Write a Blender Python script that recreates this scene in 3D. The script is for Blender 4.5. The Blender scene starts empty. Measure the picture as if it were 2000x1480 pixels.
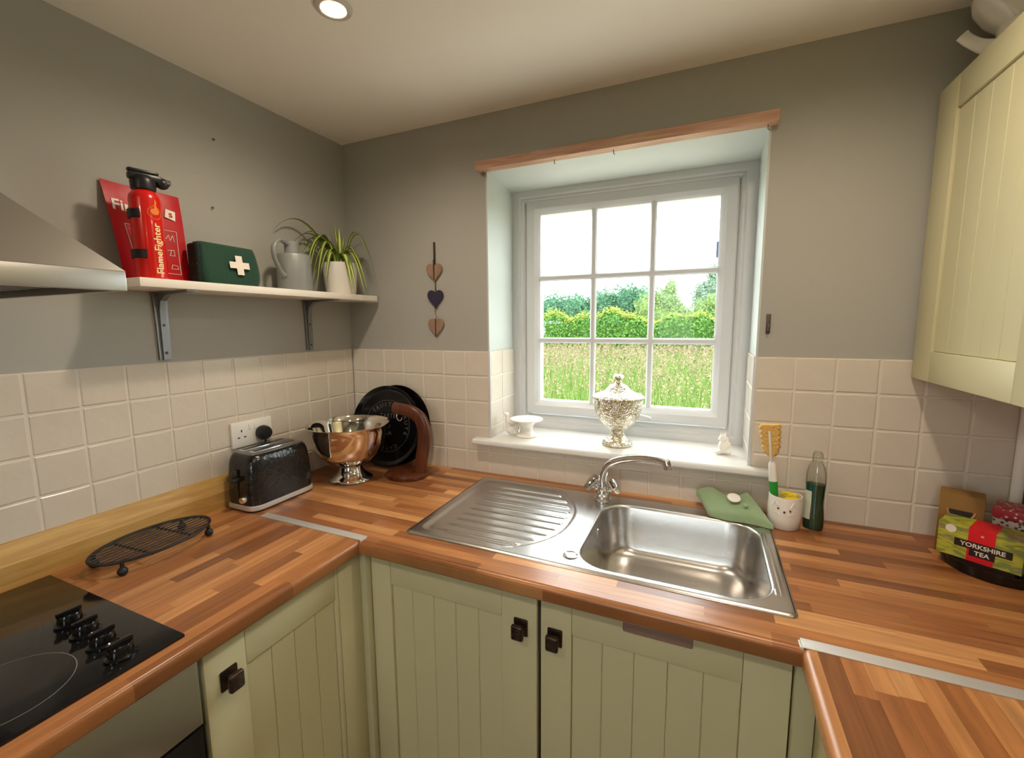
import bpy, bmesh, math, random
from mathutils import Vector, Matrix
import numpy as np

scene = bpy.context.scene
COL = scene.collection
R = math.radians
PI = math.pi

# ------------------------------------------------------------------ camera
cam_d = bpy.data.cameras.new('camera'); cam = bpy.data.objects.new('camera', cam_d); COL.objects.link(cam)
cam_d.sensor_fit = 'HORIZONTAL'; cam_d.sensor_width = 36.0; cam_d.lens = 864.114 / 2000 * 36
cam_d.clip_start = 0.02; cam_d.clip_end = 300
yaw, pit, rol = -0.414197, -0.123240, -0.007497
fwd = Vector((math.sin(yaw) * math.cos(pit), math.cos(yaw) * math.cos(pit), math.sin(pit)))
rt = Vector((math.cos(yaw), -math.sin(yaw), 0)); up = rt.cross(fwd)
r2 = math.cos(rol) * rt + math.sin(rol) * up; u2 = -math.sin(rol) * rt + math.cos(rol) * up
mw = Matrix((r2, u2, -fwd)).transposed().to_4x4(); mw.translation = (1.44504, -1.52071, 1.49541)
cam.matrix_world = mw
scene.camera = cam

# ------------------------------------------------------------------ world, exposure
W = bpy.data.worlds.new('overcast_sky'); scene.world = W; W.use_nodes = True
bgn = W.node_tree.nodes['Background']; bgn.inputs[0].default_value = (0.93, 0.975, 1.0, 1); bgn.inputs[1].default_value = 8.0
scene.view_settings.view_transform = 'Standard'; scene.view_settings.look = 'None'
scene.view_settings.gamma = 1; scene.view_settings.use_curve_mapping = False
scene.view_settings.exposure = 0.32
scene.cycles.max_bounces = 8; scene.cycles.diffuse_bounces = 4; scene.cycles.glossy_bounces = 4
scene.cycles.transparent_max_bounces = 10; scene.cycles.transmission_bounces = 6
scene.cycles.sample_clamp_indirect = 6.0
scene.cycles.use_denoising = True
scene.cycles.use_adaptive_sampling = True; scene.cycles.adaptive_threshold = 0.03
DOWNLIGHTS = [(0.592, -0.627), (1.63, -0.62), (0.60, -1.95), (1.63, -1.95)]
LAMP_W = 17.0
LAMP_C = (1.0, 0.84, 0.65)

# ------------------------------------------------------------------ materials
def principled(name):
    m = bpy.data.materials.new(name); m.use_nodes = True
    return m, m.node_tree, m.node_tree.nodes['Principled BSDF']

def S(v):  # srgb 0-255 -> linear
    return tuple(((c / 255) / 12.92 if c <= 10 else ((c / 255 + .055) / 1.055) ** 2.4) for c in v)

MATS = {}
def mat(name, col=None, rough=0.5, metal=0.0, bump=0.0, bscale=60, vary=0.0, vscale=8, coat=0.0, spec=0.5, sheen=0.0, trans=0.0, ior=1.45, aniso=0.0):
    if name in MATS: return MATS[name]
    m, nt, b = principled(name); N, L = nt.nodes, nt.links
    c = (*col[:3], 1)
    b.inputs['Base Color'].default_value = c; b.inputs['Roughness'].default_value = rough
    b.inputs['Metallic'].default_value = metal; b.inputs['Coat Weight'].default_value = coat
    b.inputs['Specular IOR Level'].default_value = spec; b.inputs['Sheen Weight'].default_value = sheen
    b.inputs['Transmission Weight'].default_value = trans; b.inputs['IOR'].default_value = ior
    b.inputs['Anisotropic'].default_value = aniso
    tc = N.new('ShaderNodeTexCoord')
    if vary:
        n = N.new('ShaderNodeTexNoise'); n.inputs['Scale'].default_value = vscale; n.inputs['Detail'].default_value = 4
        L.new(tc.outputs['Object'], n.inputs['Vector'])
        mr = N.new('ShaderNodeMapRange'); mr.inputs[1].default_value = .3; mr.inputs[2].default_value = .7
        mr.inputs[3].default_value = 1 - vary; mr.inputs[4].default_value = 1 + vary
        L.new(n.outputs[0], mr.inputs[0])
        mx = N.new('ShaderNodeVectorMath'); mx.operation = 'SCALE'; mx.inputs[0].default_value = c[:3]
        L.new(mr.outputs[0], mx.inputs['Scale']); L.new(mx.outputs[0], b.inputs['Base Color'])
    if bump:
        n = N.new('ShaderNodeTexNoise'); n.inputs['Scale'].default_value = bscale; n.inputs['Detail'].default_value = 3
        L.new(tc.outputs['Object'], n.inputs['Vector'])
        bp = N.new('ShaderNodeBump'); bp.inputs['Strength'].default_value = bump; bp.inputs['Distance'].default_value = 0.01
        L.new(n.outputs[0], bp.inputs['Height']); L.new(bp.outputs[0], b.inputs['Normal'])
    MATS[name] = m
    return m

def emis(name, col, s):
    m = bpy.data.materials.new(name); m.use_nodes = True; nt = m.node_tree; nt.nodes.clear()
    e = nt.nodes.new('ShaderNodeEmission'); e.inputs[0].default_value = (*col, 1); e.inputs[1].default_value = s
    o = nt.nodes.new('ShaderNodeOutputMaterial'); nt.links.new(e.outputs[0], o.inputs[0])
    MATS[name] = m; return m

def clear_mat(name, tint=(1, 1, 1), refl=0.06, rough=0.02, top=0.6):
    m = bpy.data.materials.new(name); m.use_nodes = True; nt = m.node_tree; nt.nodes.clear(); N, L = nt.nodes, nt.links
    t = N.new('ShaderNodeBsdfTransparent'); t.inputs[0].default_value = (*tint, 1)
    g = N.new('ShaderNodeBsdfGlossy'); g.inputs['Roughness'].default_value = rough
    lw = N.new('ShaderNodeLayerWeight'); lw.inputs[0].default_value = 0.25
    mr = N.new('ShaderNodeMapRange'); mr.inputs[3].default_value = refl; mr.inputs[4].default_value = top
    L.new(lw.outputs['Fresnel'], mr.inputs[0])
    mx = N.new('ShaderNodeMixShader'); L.new(mr.outputs[0], mx.inputs[0]); L.new(t.outputs[0], mx.inputs[1]); L.new(g.outputs[0], mx.inputs[2])
    o = N.new('ShaderNodeOutputMaterial'); L.new(mx.outputs[0], o.inputs[0]); MATS[name] = m; return m

def stave_mat(name, axis, w=0.0325, length=0.31, cols=None, rough=0.28, seed=0.0):
    """printed butcher-block laminate: staves run along the axis"""
    m, nt, b = principled(name); N, L = nt.nodes, nt.links
    tc = N.new('ShaderNodeTexCoord'); sp = N.new('ShaderNodeSeparateXYZ'); L.new(tc.outputs['Object'], sp.inputs[0])
    U, V = (sp.outputs[0], sp.outputs[1]) if axis == 'x' else (sp.outputs[1], sp.outputs[0])
    def M(op, a, bb=None):
        n = N.new('ShaderNodeMath'); n.operation = op
        for i, q in enumerate((a, bb)):
            if q is None: continue
            if isinstance(q, (int, float)): n.inputs[i].default_value = q
            else: L.new(q, n.inputs[i])
        return n.outputs[0]
    v = M('DIVIDE', M('ADD', V, 3.017 + seed), w); row = M('FLOOR', v)
    wn = N.new('ShaderNodeTexWhiteNoise'); wn.noise_dimensions = '1D'; L.new(row, wn.inputs['W'])
    uu = M('ADD', M('DIVIDE', M('ADD', U, 5.0), length), M('MULTIPLY', wn.outputs['Value'], 9.7)); colu = M('FLOOR', uu)
    cb = N.new('ShaderNodeCombineXYZ'); L.new(row, cb.inputs[0]); L.new(colu, cb.inputs[1])
    wn2 = N.new('ShaderNodeTexWhiteNoise'); wn2.noise_dimensions = '2D'; L.new(cb.outputs[0], wn2.inputs['Vector'])
    rp = N.new('ShaderNodeValToRGB'); L.new(wn2.outputs['Value'], rp.inputs[0])
    cols = cols or [(128, 80, 46), (150, 94, 54), (166, 108, 63), (180, 122, 74), (202, 146, 94)]
    rp.color_ramp.interpolation = 'LINEAR'
    while len(rp.color_ramp.elements) < len(cols): rp.color_ramp.elements.new(0.5)
    for i, c in enumerate(cols):
        e = rp.color_ramp.elements[i]; e.position = i / (len(cols) - 1); e.color = (*S(c), 1)
    gv = N.new('ShaderNodeCombineXYZ')
    L.new(M('MULTIPLY', U, 5.0), gv.inputs[0]); L.new(M('MULTIPLY', V, 75.0), gv.inputs[1]); L.new(M('MULTIPLY', wn2.outputs['Value'], 40.0), gv.inputs[2])
    gn = N.new('ShaderNodeTexNoise'); gn.inputs['Scale'].default_value = 1.0; gn.inputs['Detail'].default_value = 6; gn.inputs['Distortion'].default_value = 0.6
    L.new(gv.outputs[0], gn.inputs['Vector'])
    mr = N.new('ShaderNodeMapRange'); mr.inputs[1].default_value = .25; mr.inputs[2].default_value = .75; mr.inputs[3].default_value = .70; mr.inputs[4].default_value = 1.28
    L.new(gn.outputs[0], mr.inputs[0])
    fr = M('FRACT', v); edge = M('GREATER_THAN', M('ABSOLUTE', M('SUBTRACT', fr, 0.5)), 0.478)
    edge = M('SUBTRACT', 1.0, M('MULTIPLY', edge, 0.22))
    tot = M('MULTIPLY', mr.outputs[0], edge)
    sc = N.new('ShaderNodeVectorMath'); sc.operation = 'SCALE'; L.new(rp.outputs[0], sc.inputs[0]); L.new(tot, sc.inputs['Scale'])
    L.new(sc.outputs[0], b.inputs['Base Color']); b.inputs['Roughness'].default_value = rough
    bp = N.new('ShaderNodeBump'); bp.inputs['Strength'].default_value = 0.04; L.new(gn.outputs[0], bp.inputs['Height']); L.new(bp.outputs[0], b.inputs['Normal'])
    MATS[name] = m; return m

def wood_mat(name, c1, c2, axis=0, scale=6, stretch=12, rough=0.45):
    m, nt, b = principled(name); N, L = nt.nodes, nt.links
    tc = N.new('ShaderNodeTexCoord'); mp = N.new('ShaderNodeMapping'); L.new(tc.outputs['Object'], mp.inputs[0])
    s = [stretch] * 3; s[axis] = 1.0; mp.inputs['Scale'].default_value = s
    n = N.new('ShaderNodeTexNoise'); n.inputs['Scale'].default_value = scale; n.inputs['Detail'].default_value = 6; n.inputs['Distortion'].default_value = 0.8
    L.new(mp.outputs[0], n.inputs[0]); rp = N.new('ShaderNodeValToRGB'); L.new(n.outputs[0], rp.inputs[0])
    rp.color_ramp.elements[0].position = .3; rp.color_ramp.elements[1].position = .7
    rp.color_ramp.elements[0].color = (*S(c1), 1); rp.color_ramp.elements[1].color = (*S(c2), 1)
    L.new(rp.outputs[0], b.inputs['Base Color']); b.inputs['Roughness'].default_value = rough
    MATS[name] = m; return m

def leaf_mat(name, cols, trans=0.35):
    m = bpy.data.materials.new(name); m.use_nodes = True; nt = m.node_tree; nt.nodes.clear(); N, L = nt.nodes, nt.links
    g = N.new('ShaderNodeNewGeometry'); rp = N.new('ShaderNodeValToRGB'); L.new(g.outputs['Random Per Island'], rp.inputs[0])
    while len(rp.color_ramp.elements) < len(cols): rp.color_ramp.elements.new(.5)
    for i, c in enumerate(cols):
        e = rp.color_ramp.elements[i]; e.position = i / (len(cols) - 1); e.color = (*S(c), 1)
    d = N.new('ShaderNodeBsdfDiffuse'); t = N.new('ShaderNodeBsdfTranslucent'); L.new(rp.outputs[0], d.inputs[0]); L.new(rp.outputs[0], t.inputs[0])
    mx = N.new('ShaderNodeMixShader'); mx.inputs[0].default_value = trans; L.new(d.outputs[0], mx.inputs[1]); L.new(t.outputs[0], mx.inputs[2])
    o = N.new('ShaderNodeOutputMaterial'); L.new(mx.outputs[0], o.inputs[0]); MATS[name] = m; return m

mat('grey_wall_paint', S((172, 170, 163)), .75, bump=.06, bscale=35, vary=.015, vscale=3)
mat('ceiling_paint', S((244, 238, 228)), .85, bump=.05, bscale=20)
mat('reveal_paint', S((198, 204, 200)), .6, bump=.05, bscale=25)
mat('tile_glaze', S((216, 206, 192)), .22, bump=.10, bscale=28, vary=.02, vscale=12)
mat('grout', S((222, 214, 202)), .85)
mat('upvc_white', S((212, 214, 217)), .3)
mat('sill_tile', S((230, 230, 228)), .25)
mat('cream_paint', S((208, 202, 164)), .42, bump=.02, bscale=40)
mat('dark_gap', S((60, 52, 40)), .8)
mat('bronze', S((78, 64, 58)), .38, .85, bump=.1, bscale=150)
mat('chrome', (.82, .83, .85), .06, 1.0)
mat('black_plastic', (.012, .012, .013), .35)
mat('black_gloss', (.006, .006, .007), .12)
mat('black_iron', (.014, .013, .013), .5, bump=.15, bscale=120)
mat('hob_glass', (.008, .008, .009), .10, spec=.5)
mat('hob_print', (.16, .16, .16), .4)
mat('white_ceramic', S((240, 236, 228)), .18, coat=.4)
mat('white_plastic', S((238, 234, 226)), .3)
mat('shelf_white', S((244, 238, 228)), .4)
mat('grey_metal', S((140, 142, 146)), .42, .75)
mat('can_grey', S((150, 152, 150)), .45, .2)
mat('red_paint', S((206, 20, 16)), .22, coat=.3)
mat('red_vinyl', S((188, 14, 26)), .42, bump=.12, bscale=14)
mat('white_print', S((236, 226, 214)), .5)
mat('yellow_print', S((244, 224, 160)), .5)
mat('orange_print', S((226, 120, 24)), .5)
mat('chalk_print', S((92, 92, 90)), .7)
mat('green_fabric', S((14, 62, 44)), .8, bump=.25, bscale=220, sheen=.2)
mat('dark_green_fabric', S((10, 30, 24)), .8, bump=.25, bscale=160)
mat('felt_green', S((146, 170, 132)), .95, bump=.3, bscale=240, sheen=.3)
mat('button_white', S((236, 232, 224)), .3)
mat('sponge_tan', S((224, 180, 104)), .95, bump=.6, bscale=160)
mat('sponge_yellow', S((232, 206, 60)), .95, bump=.5, bscale=160)
mat('green_plastic', S((38, 150, 50)), .35)
mat('face_print', S((84, 62, 54)), .6)
mat('soap_green', S((0, 96, 70)), .08, trans=.35, ior=1.35)
mat('label_paper', S((206, 214, 196)), .5)
mat('card_brown', S((140, 104, 48)), .6)
mat('card_pale', S((190, 150, 84)), .6)
mat('card_dark', S((56, 34, 24)), .6)
mat('tea_red', S((222, 30, 40)), .4)
mat('tea_black', S((40, 26, 24)), .5)
mat('pine_board', S((196, 156, 92)), .5)
wood_mat('pine_upstand', (178, 134, 66), (206, 166, 100), axis=1, scale=5)
wood_mat('lintel_wood', (176, 128, 102), (206, 166, 140), axis=0, scale=6)
wood_mat('dark_wood', (62, 30, 17), (104, 54, 30), axis=2, scale=8, stretch=6, rough=.3)
wood_mat('pale_heart', (140, 112, 96), (164, 134, 114), axis=2, scale=20)
mat('navy_heart', S((52, 46, 70)), .6)
mat('ribbon_dark', S((66, 50, 46)), .7)
mat('ribbon_green', S((104, 100, 66)), .7)
mat('strip_metal', S((212, 209, 205)), .4, .5)
mat('rust_metal', S((96, 88, 80)), .5, .6)
mat('catch_brown', S((150, 122, 112)), .5)
mat('soil', S((52, 40, 30)), .95)
mat('leaf_dark', S((96, 124, 40)), .5)
mat('leaf_pale', S((214, 220, 128)), .5)
mat('slate_roof', S((112, 116, 126)), .8, vary=.1, vscale=6)
mat('render_wall', S((128, 124, 116)), .9)
mat('earth', S((104, 112, 52)), .95, vary=.2, vscale=2)
mat('floor_lino', S((150, 132, 110)), .5, vary=.05)
mat('blue_plastic', S((130, 150, 205)), .4)
mat('bark', S((96, 84, 66)), .9)
emis('lamp_glow', (1.0, .72, .30), 9)
clear_mat('window_glass', (.97, .99, .98), .0, .0, .25)
clear_mat('clear_plastic', (.93, .95, .93), .08, .08)
stave_mat('laminate_x', 'x'); stave_mat('laminate_y', 'y', seed=.013)

def steel(name, col, rough, axis):
    m, nt, b = principled(name); N, L = nt.nodes, nt.links
    b.inputs['Base Color'].default_value = (*col, 1); b.inputs['Metallic'].default_value = 1.0
    tc = N.new('ShaderNodeTexCoord'); mp = N.new('ShaderNodeMapping'); L.new(tc.outputs['Object'], mp.inputs[0])
    s = [260, 260, 260]; s[axis] = 12; mp.inputs['Scale'].default_value = s
    n = N.new('ShaderNodeTexNoise'); n.inputs['Scale'].default_value = 1; n.inputs['Detail'].default_value = 2; L.new(mp.outputs[0], n.inputs[0])
    mr = N.new('ShaderNodeMapRange'); mr.inputs[3].default_value = rough - .03; mr.inputs[4].default_value = rough + .03
    L.new(n.outputs[0], mr.inputs[0]); L.new(mr.outputs[0], b.inputs['Roughness'])
    MATS[name] = m
steel('sink_steel', (.60, .585, .57), .26, 0); steel('oven_steel', (.52, .51, .50), .34, 1); steel('hood_steel', (.50, .485, .46), .36, 1)
mat('silver', (.80, .77, .72), .07, 1.0)

def mercury():
    m, nt, b = principled('mercury_glass'); N, L = nt.nodes, nt.links
    b.inputs['Metallic'].default_value = .85; b.inputs['Roughness'].default_value = .18
    tc = N.new('ShaderNodeTexCoord'); v = N.new('ShaderNodeTexVoronoi'); v.inputs['Scale'].default_value = 130; L.new(tc.outputs['Object'], v.inputs['Vector'])
    bp = N.new('ShaderNodeBump'); bp.invert = True; bp.inputs['Strength'].default_value = .55; bp.inputs['Distance'].default_value = .006
    L.new(v.outputs['Distance'], bp.inputs['Height']); L.new(bp.outputs[0], b.inputs['Normal'])
    n = N.new('ShaderNodeTexNoise'); n.inputs['Scale'].default_value = 60; n.inputs['Detail'].default_value = 5; L.new(tc.outputs['Object'], n.inputs['Vector'])
    rp = N.new('ShaderNodeValToRGB'); rp.color_ramp.elements[0].position = .38; rp.color_ramp.elements[1].position = .6
    rp.color_ramp.elements[0].color = (*S((196, 186, 150)), 1); rp.color_ramp.elements[1].color = (*S((244, 242, 234)), 1)
    L.new(n.outputs[0], rp.inputs[0]); L.new(rp.outputs[0], b.inputs['Base Color']); MATS['mercury_glass'] = m
mercury()

def patterned(name, base, dots, scale, thr=.32):
    m, nt, b = principled(name); N, L = nt.nodes, nt.links
    tc = N.new('ShaderNodeTexCoord'); v = N.new('ShaderNodeTexVoronoi'); v.inputs['Scale'].default_value = scale; L.new(tc.outputs['Object'], v.inputs['Vector'])
    rp = N.new('ShaderNodeValToRGB'); rp.color_ramp.interpolation = 'CONSTANT'; rp.color_ramp.elements[1].position = thr
    rp.color_ramp.elements[0].color = (*S(dots), 1); rp.color_ramp.elements[1].color = (*S(base), 1)
    L.new(v.outputs['Distance'], rp.inputs[0]); L.new(rp.outputs[0], b.inputs['Base Color']); b.inputs['Roughness'].default_value = .4; MATS[name] = m
patterned('tin_red', (158, 40, 56), (226, 196, 186), 110)
patterned('tin_band', (190, 172, 160), (60, 50, 66), 120, .36)

def fields_print():
    m, nt, b = principled('tea_fields'); N, L = nt.nodes, nt.links
    tc = N.new('ShaderNodeTexCoord'); mp = N.new('ShaderNodeMapping'); mp.inputs['Scale'].default_value = (14, 14, 46); L.new(tc.outputs['Object'], mp.inputs[0])
    n = N.new('ShaderNodeTexNoise'); n.inputs['Scale'].default_value = 1; n.inputs['Detail'].default_value = 4; n.inputs['Distortion'].default_value = 1.2; L.new(mp.outputs[0], n.inputs[0])
    rp = N.new('ShaderNodeValToRGB'); cs = [(74, 92, 50), (150, 160, 50), (196, 190, 70), (120, 140, 60), (160, 130, 110), (210, 204, 120)]
    while len(rp.color_ramp.elements) < len(cs): rp.color_ramp.elements.new(.5)
    for i, c in enumerate(cs):
        rp.color_ramp.elements[i].position = .28 + .44 * i / 5; rp.color_ramp.elements[i].color = (*S(c), 1)
    L.new(n.outputs[0], rp.inputs[0]); L.new(rp.outputs[0], b.inputs['Base Color']); b.inputs['Roughness'].default_value = .4; MATS['tea_fields'] = m
fields_print()
def hexmat():
    m, nt, b = principled('toaster_black'); N, L = nt.nodes, nt.links
    b.inputs['Base Color'].default_value = (.012, .012, .013, 1); b.inputs['Roughness'].default_value = .2
    tc = N.new('ShaderNodeTexCoord'); v = N.new('ShaderNodeTexVoronoi'); v.inputs['Scale'].default_value = 85; L.new(tc.outputs['Object'], v.inputs['Vector'])
    bp = N.new('ShaderNodeBump'); bp.inputs['Strength'].default_value = .28; bp.inputs['Distance'].default_value = .003
    L.new(v.outputs['Distance'], bp.inputs['Height']); L.new(bp.outputs[0], b.inputs['Normal']); MATS['toaster_black'] = m
hexmat()
leaf_mat('grass_blades', [(76, 104, 44), (92, 122, 54), (108, 134, 68), (122, 138, 82)], .4)
leaf_mat('seed_heads', [(142, 128, 100), (150, 138, 112), (132, 108, 88), (136, 136, 98)], .3)
leaf_mat('hedge_leaves', [(66, 100, 52), (88, 126, 58), (108, 144, 64), (74, 112, 72)], .3)
leaf_mat('hedge_tips', [(124, 150, 60), (148, 160, 70), (158, 140, 82), (112, 144, 64)], .4)
leaf_mat('tree_dark', [(72, 108, 88), (86, 122, 94), (102, 138, 102), (64, 100, 88)], .3)
leaf_mat('tree_light', [(100, 128, 76), (122, 144, 84), (134, 150, 96), (108, 134, 96)], .35)
leaf_mat('tree_grey', [(112, 134, 118), (126, 146, 124), (136, 152, 130)], .35)

# ------------------------------------------------------------------ mesh helpers
def tag(o, label=None, cat=None, group=None, kind=None):
    if label: o['label'] = label
    if cat: o['category'] = cat
    if group: o['group'] = group
    if kind: o['kind'] = kind
    return o

def thing(name, label, cat, loc=(0, 0, 0), rz=0, group=None, rot=None):
    o = bpy.data.objects.new(name, None); COL.objects.link(o); o.empty_display_size = .05
    o.location = loc; o.rotation_euler = rot if rot else (0, 0, rz)
    return tag(o, label, cat, group)

def ob(name, bm, m, parent=None, ang=38, loc=None, rot=None, label=None, kind=None):
    me = bpy.data.meshes.new(name)
    if isinstance(bm, bmesh.types.BMesh):
        bmesh.ops.recalc_face_normals(bm, faces=bm.faces)
        bm.to_mesh(me); bm.free()
    else: me = bm
    ms = m if isinstance(m, (list, tuple)) else [m]
    if not me.materials:
        for q in ms: me.materials.append(MATS[q])
    if ang and len(me.polygons):
        me.polygons.foreach_set('use_smooth', [True] * len(me.polygons)); me.set_sharp_from_angle(angle=R(ang))
    o = bpy.data.objects.new(name, me); COL.objects.link(o)
    if parent: o.parent = parent
    if loc: o.location = loc
    if rot: o.rotation_euler = rot
    return tag(o, label, kind=kind)

def B(): return bmesh.new()

def box(bm, x0, x1, y0, y1, z0, z1, bev=0, seg=2, mi=0, M=None):
    vs = [bm.verts.new((x, y, z)) for z in (z0, z1) for y in (y0, y1) for x in (x0, x1)]
    fs = [bm.faces.new([vs[i] for i in q]) for q in ((0, 2, 3, 1), (4, 5, 7, 6), (0, 1, 5, 4), (2, 6, 7, 3), (0, 4, 6, 2), (1, 3, 7, 5))]
    for f in fs: f.material_index = mi
    allv = list(vs)
    if bev:
        es = list({e for f in fs for e in f.edges})
        r = bmesh.ops.bevel(bm, geom=es, offset=bev, segments=seg, affect='EDGES', profile=.5)
        allv = list({v for f in r['faces'] for v in f.verts} | {v for v in vs if v.is_valid})
        for f in r['faces']: f.material_index = mi
    if M is not None:
        bmesh.ops.transform(bm, matrix=M, verts=[v for v in allv if v.is_valid])
    return bm

def lathe(bm, prof, n=32, cx=0, cy=0, mi=0, sx=1, sy=1):
    rings = []
    for r, z in prof:
        if r < 1e-6: rings.append([bm.verts.new((cx, cy, z))])
        else: rings.append([bm.verts.new((cx + sx * r * math.cos(2 * PI * i / n), cy + sy * r * math.sin(2 * PI * i / n), z)) for i in range(n)])
    skin(bm, rings, mi); return bm

def skin(bm, rings, mi=0, closed=True):
    for a, b in zip(rings[:-1], rings[1:]):
        if len(a) == 1 and len(b) == 1: continue
        n = max(len(a), len(b))
        for i in range(n if closed else n - 1):
            j = (i + 1) % n
            if len(a) == 1: q = [a[0], b[j], b[i]]
            elif len(b) == 1: q = [a[i], a[j], b[0]]
            else: q = [a[i], a[j], b[j], b[i]]
            f = bm.faces.new(q); f.material_index = mi

def tube(bm, pts, r, n=10, caps=True, mi=0, sq=(1, 1)):
    pts = [Vector(p) for p in pts]; k = len(pts)
    rs = r if isinstance(r, (list, tuple)) else [r] * k
    T = [(pts[min(i + 1, k - 1)] - pts[max(i - 1, 0)]).normalized() for i in range(k)]
    a = Vector((0, 0, 1)) if abs(T[0].z) < .9 else Vector((0, 1, 0))
    u = T[0].cross(a).normalized(); rings = []
    for i in range(k):
        u = (u - T[i] * u.dot(T[i])).normalized(); v = T[i].cross(u)
        rings.append([bm.verts.new(pts[i] + rs[i] * (sq[0] * u * math.cos(2 * PI * j / n) + sq[1] * v * math.sin(2 * PI * j / n))) for j in range(n)])
    skin(bm, rings, mi)
    if caps:
        for rg in (rings[0], rings[-1]):
            try: bm.faces.new(rg).material_index = mi
            except ValueError: pass
    return bm

def bez(p0, p1, p2, p3=None, n=12):
    P = [Vector(p) for p in (p0, p1, p2, p3) if p is not None]; out = []
    for i in range(n + 1):
        t = i / n; q = list(P)
        while len(q) > 1: q = [q[k].lerp(q[k + 1], t) for k in range(len(q) - 1)]
        out.append(q[0])
    return out

def smooth_path(pts, n=6):
    P = [Vector(p) for p in pts]; out = []
    for i in range(len(P) - 1):
        a, b, c, d = P[max(i - 1, 0)], P[i], P[i + 1], P[min(i + 2, len(P) - 1)]
        for k in range(n):
            t = k / n
            out.append(.5 * ((2 * b) + (c - a) * t + (2 * a - 5 * b + 4 * c - d) * t * t + (3 * b - a - 3 * c + d) * t ** 3))
    out.append(P[-1]); return out

def prism(bm, poly, w0, w1, f, mi=0):
    """poly of (a,b); f(a,b,w)->xyz"""
    lo = [bm.verts.new(f(a, b, w0)) for a, b in poly]; hi = [bm.verts.new(f(a, b, w1)) for a, b in poly]
    n = len(poly)
    fs = [bm.faces.new(lo[::-1]), bm.faces.new(hi)] + [bm.faces.new([lo[i], lo[(i + 1) % n], hi[(i + 1) % n], hi[i]]) for i in range(n)]
    for q in fs: q.material_index = mi
    return bm

def sphere(bm, c, r, u=16, v=10, sc=(1, 1, 1), mi=0, M=None):
    m = Matrix.Translation(c) @ (M or Matrix.Identity(4)) @ Matrix.Diagonal((*sc, 1))
    before = len(bm.faces)
    bmesh.ops.create_uvsphere(bm, u_segments=u, v_segments=v, radius=r, matrix=m)
    bm.faces.ensure_lookup_table()
    for f in bm.faces[before:]: f.material_index = mi
    return bm

def rrect(w, h, r, n=6, cx=0, cy=0):
    out = []
    for sx, sy, a0 in ((1, 1, 0), (-1, 1, 90), (-1, -1, 180), (1, -1, 270)):
        for i in range(n + 1):
            a = R(a0 + 90 * i / n); out.append((cx + sx * (w / 2 - r) + r * math.cos(a), cy + sy * (h / 2 - r) + r * math.sin(a)))
    return out

def ring_loft(bm, x0, x1, z0, z1, prof, mi=0, closed=False):
    """mitred rectangular moulding in the xz plane; prof of (inset, y)"""
    rings = [[bm.verts.new(p) for p in ((x0 + i, y, z0 + i), (x1 - i, y, z0 + i), (x1 - i, y, z1 - i), (x0 + i, y, z1 - i))] for i, y in prof]
    if closed: rings.append(rings[0])
    skin(bm, rings, mi); return bm

def text_mesh(s, size, depth=0.0004, align='CENTER', bold=0.0, sub=0):
    c = bpy.data.curves.new('lettering', 'FONT'); c.body = s; c.size = size; c.extrude = depth; c.align_x = align; c.align_y = 'CENTER'; c.offset = bold; c.resolution_u = 3
    o = bpy.data.objects.new('lettering', c); COL.objects.link(o)
    dg = bpy.context.evaluated_depsgraph_get(); dg.update()
    me = bpy.data.meshes.new_from_object(o.evaluated_get(dg)); bpy.data.objects.remove(o); bpy.data.curves.remove(c)
    bm = B(); bm.from_mesh(me); bpy.data.meshes.remove(me)
    bmesh.ops.triangulate(bm, faces=bm.faces)
    if sub: bmesh.ops.subdivide_edges(bm, edges=bm.edges, cuts=sub)
    for f in bm.faces: f.material_index = 0
    return bm

def blob(spheres, vox=.003, sm=6):
    """one continuous lump from overlapping ellipsoids: (centre, radius, scale)"""
    bm = B()
    for q in spheres: sphere(bm, q[0], q[1], 14, 9, q[2] if len(q) > 2 else (1, 1, 1))
    me = bpy.data.meshes.new('lump'); bm.to_mesh(me); bm.free()
    o = bpy.data.objects.new('lump', me); COL.objects.link(o)
    md = o.modifiers.new('r', 'REMESH'); md.mode = 'VOXEL'; md.voxel_size = vox
    s = o.modifiers.new('s', 'SMOOTH'); s.iterations = sm; s.factor = .5
    dg = bpy.context.evaluated_depsgraph_get(); dg.update()
    out = bpy.data.meshes.new_from_object(o.evaluated_get(dg)); bpy.data.objects.remove(o); bpy.data.meshes.remove(me)
    out.materials.clear(); return out

def np_mesh(name, V, F, k):
    me = bpy.data.meshes.new(name); V = np.asarray(V, np.float32); F = np.asarray(F, np.int32)
    me.vertices.add(len(V)); me.vertices.foreach_set('co', V.ravel())
    me.loops.add(F.size); me.loops.foreach_set('vertex_index', F.ravel())
    me.polygons.add(len(F)); me.polygons.foreach_set('loop_start', np.arange(0, F.size, k, dtype=np.int32))
    me.update(calc_edges=True); return me

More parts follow.
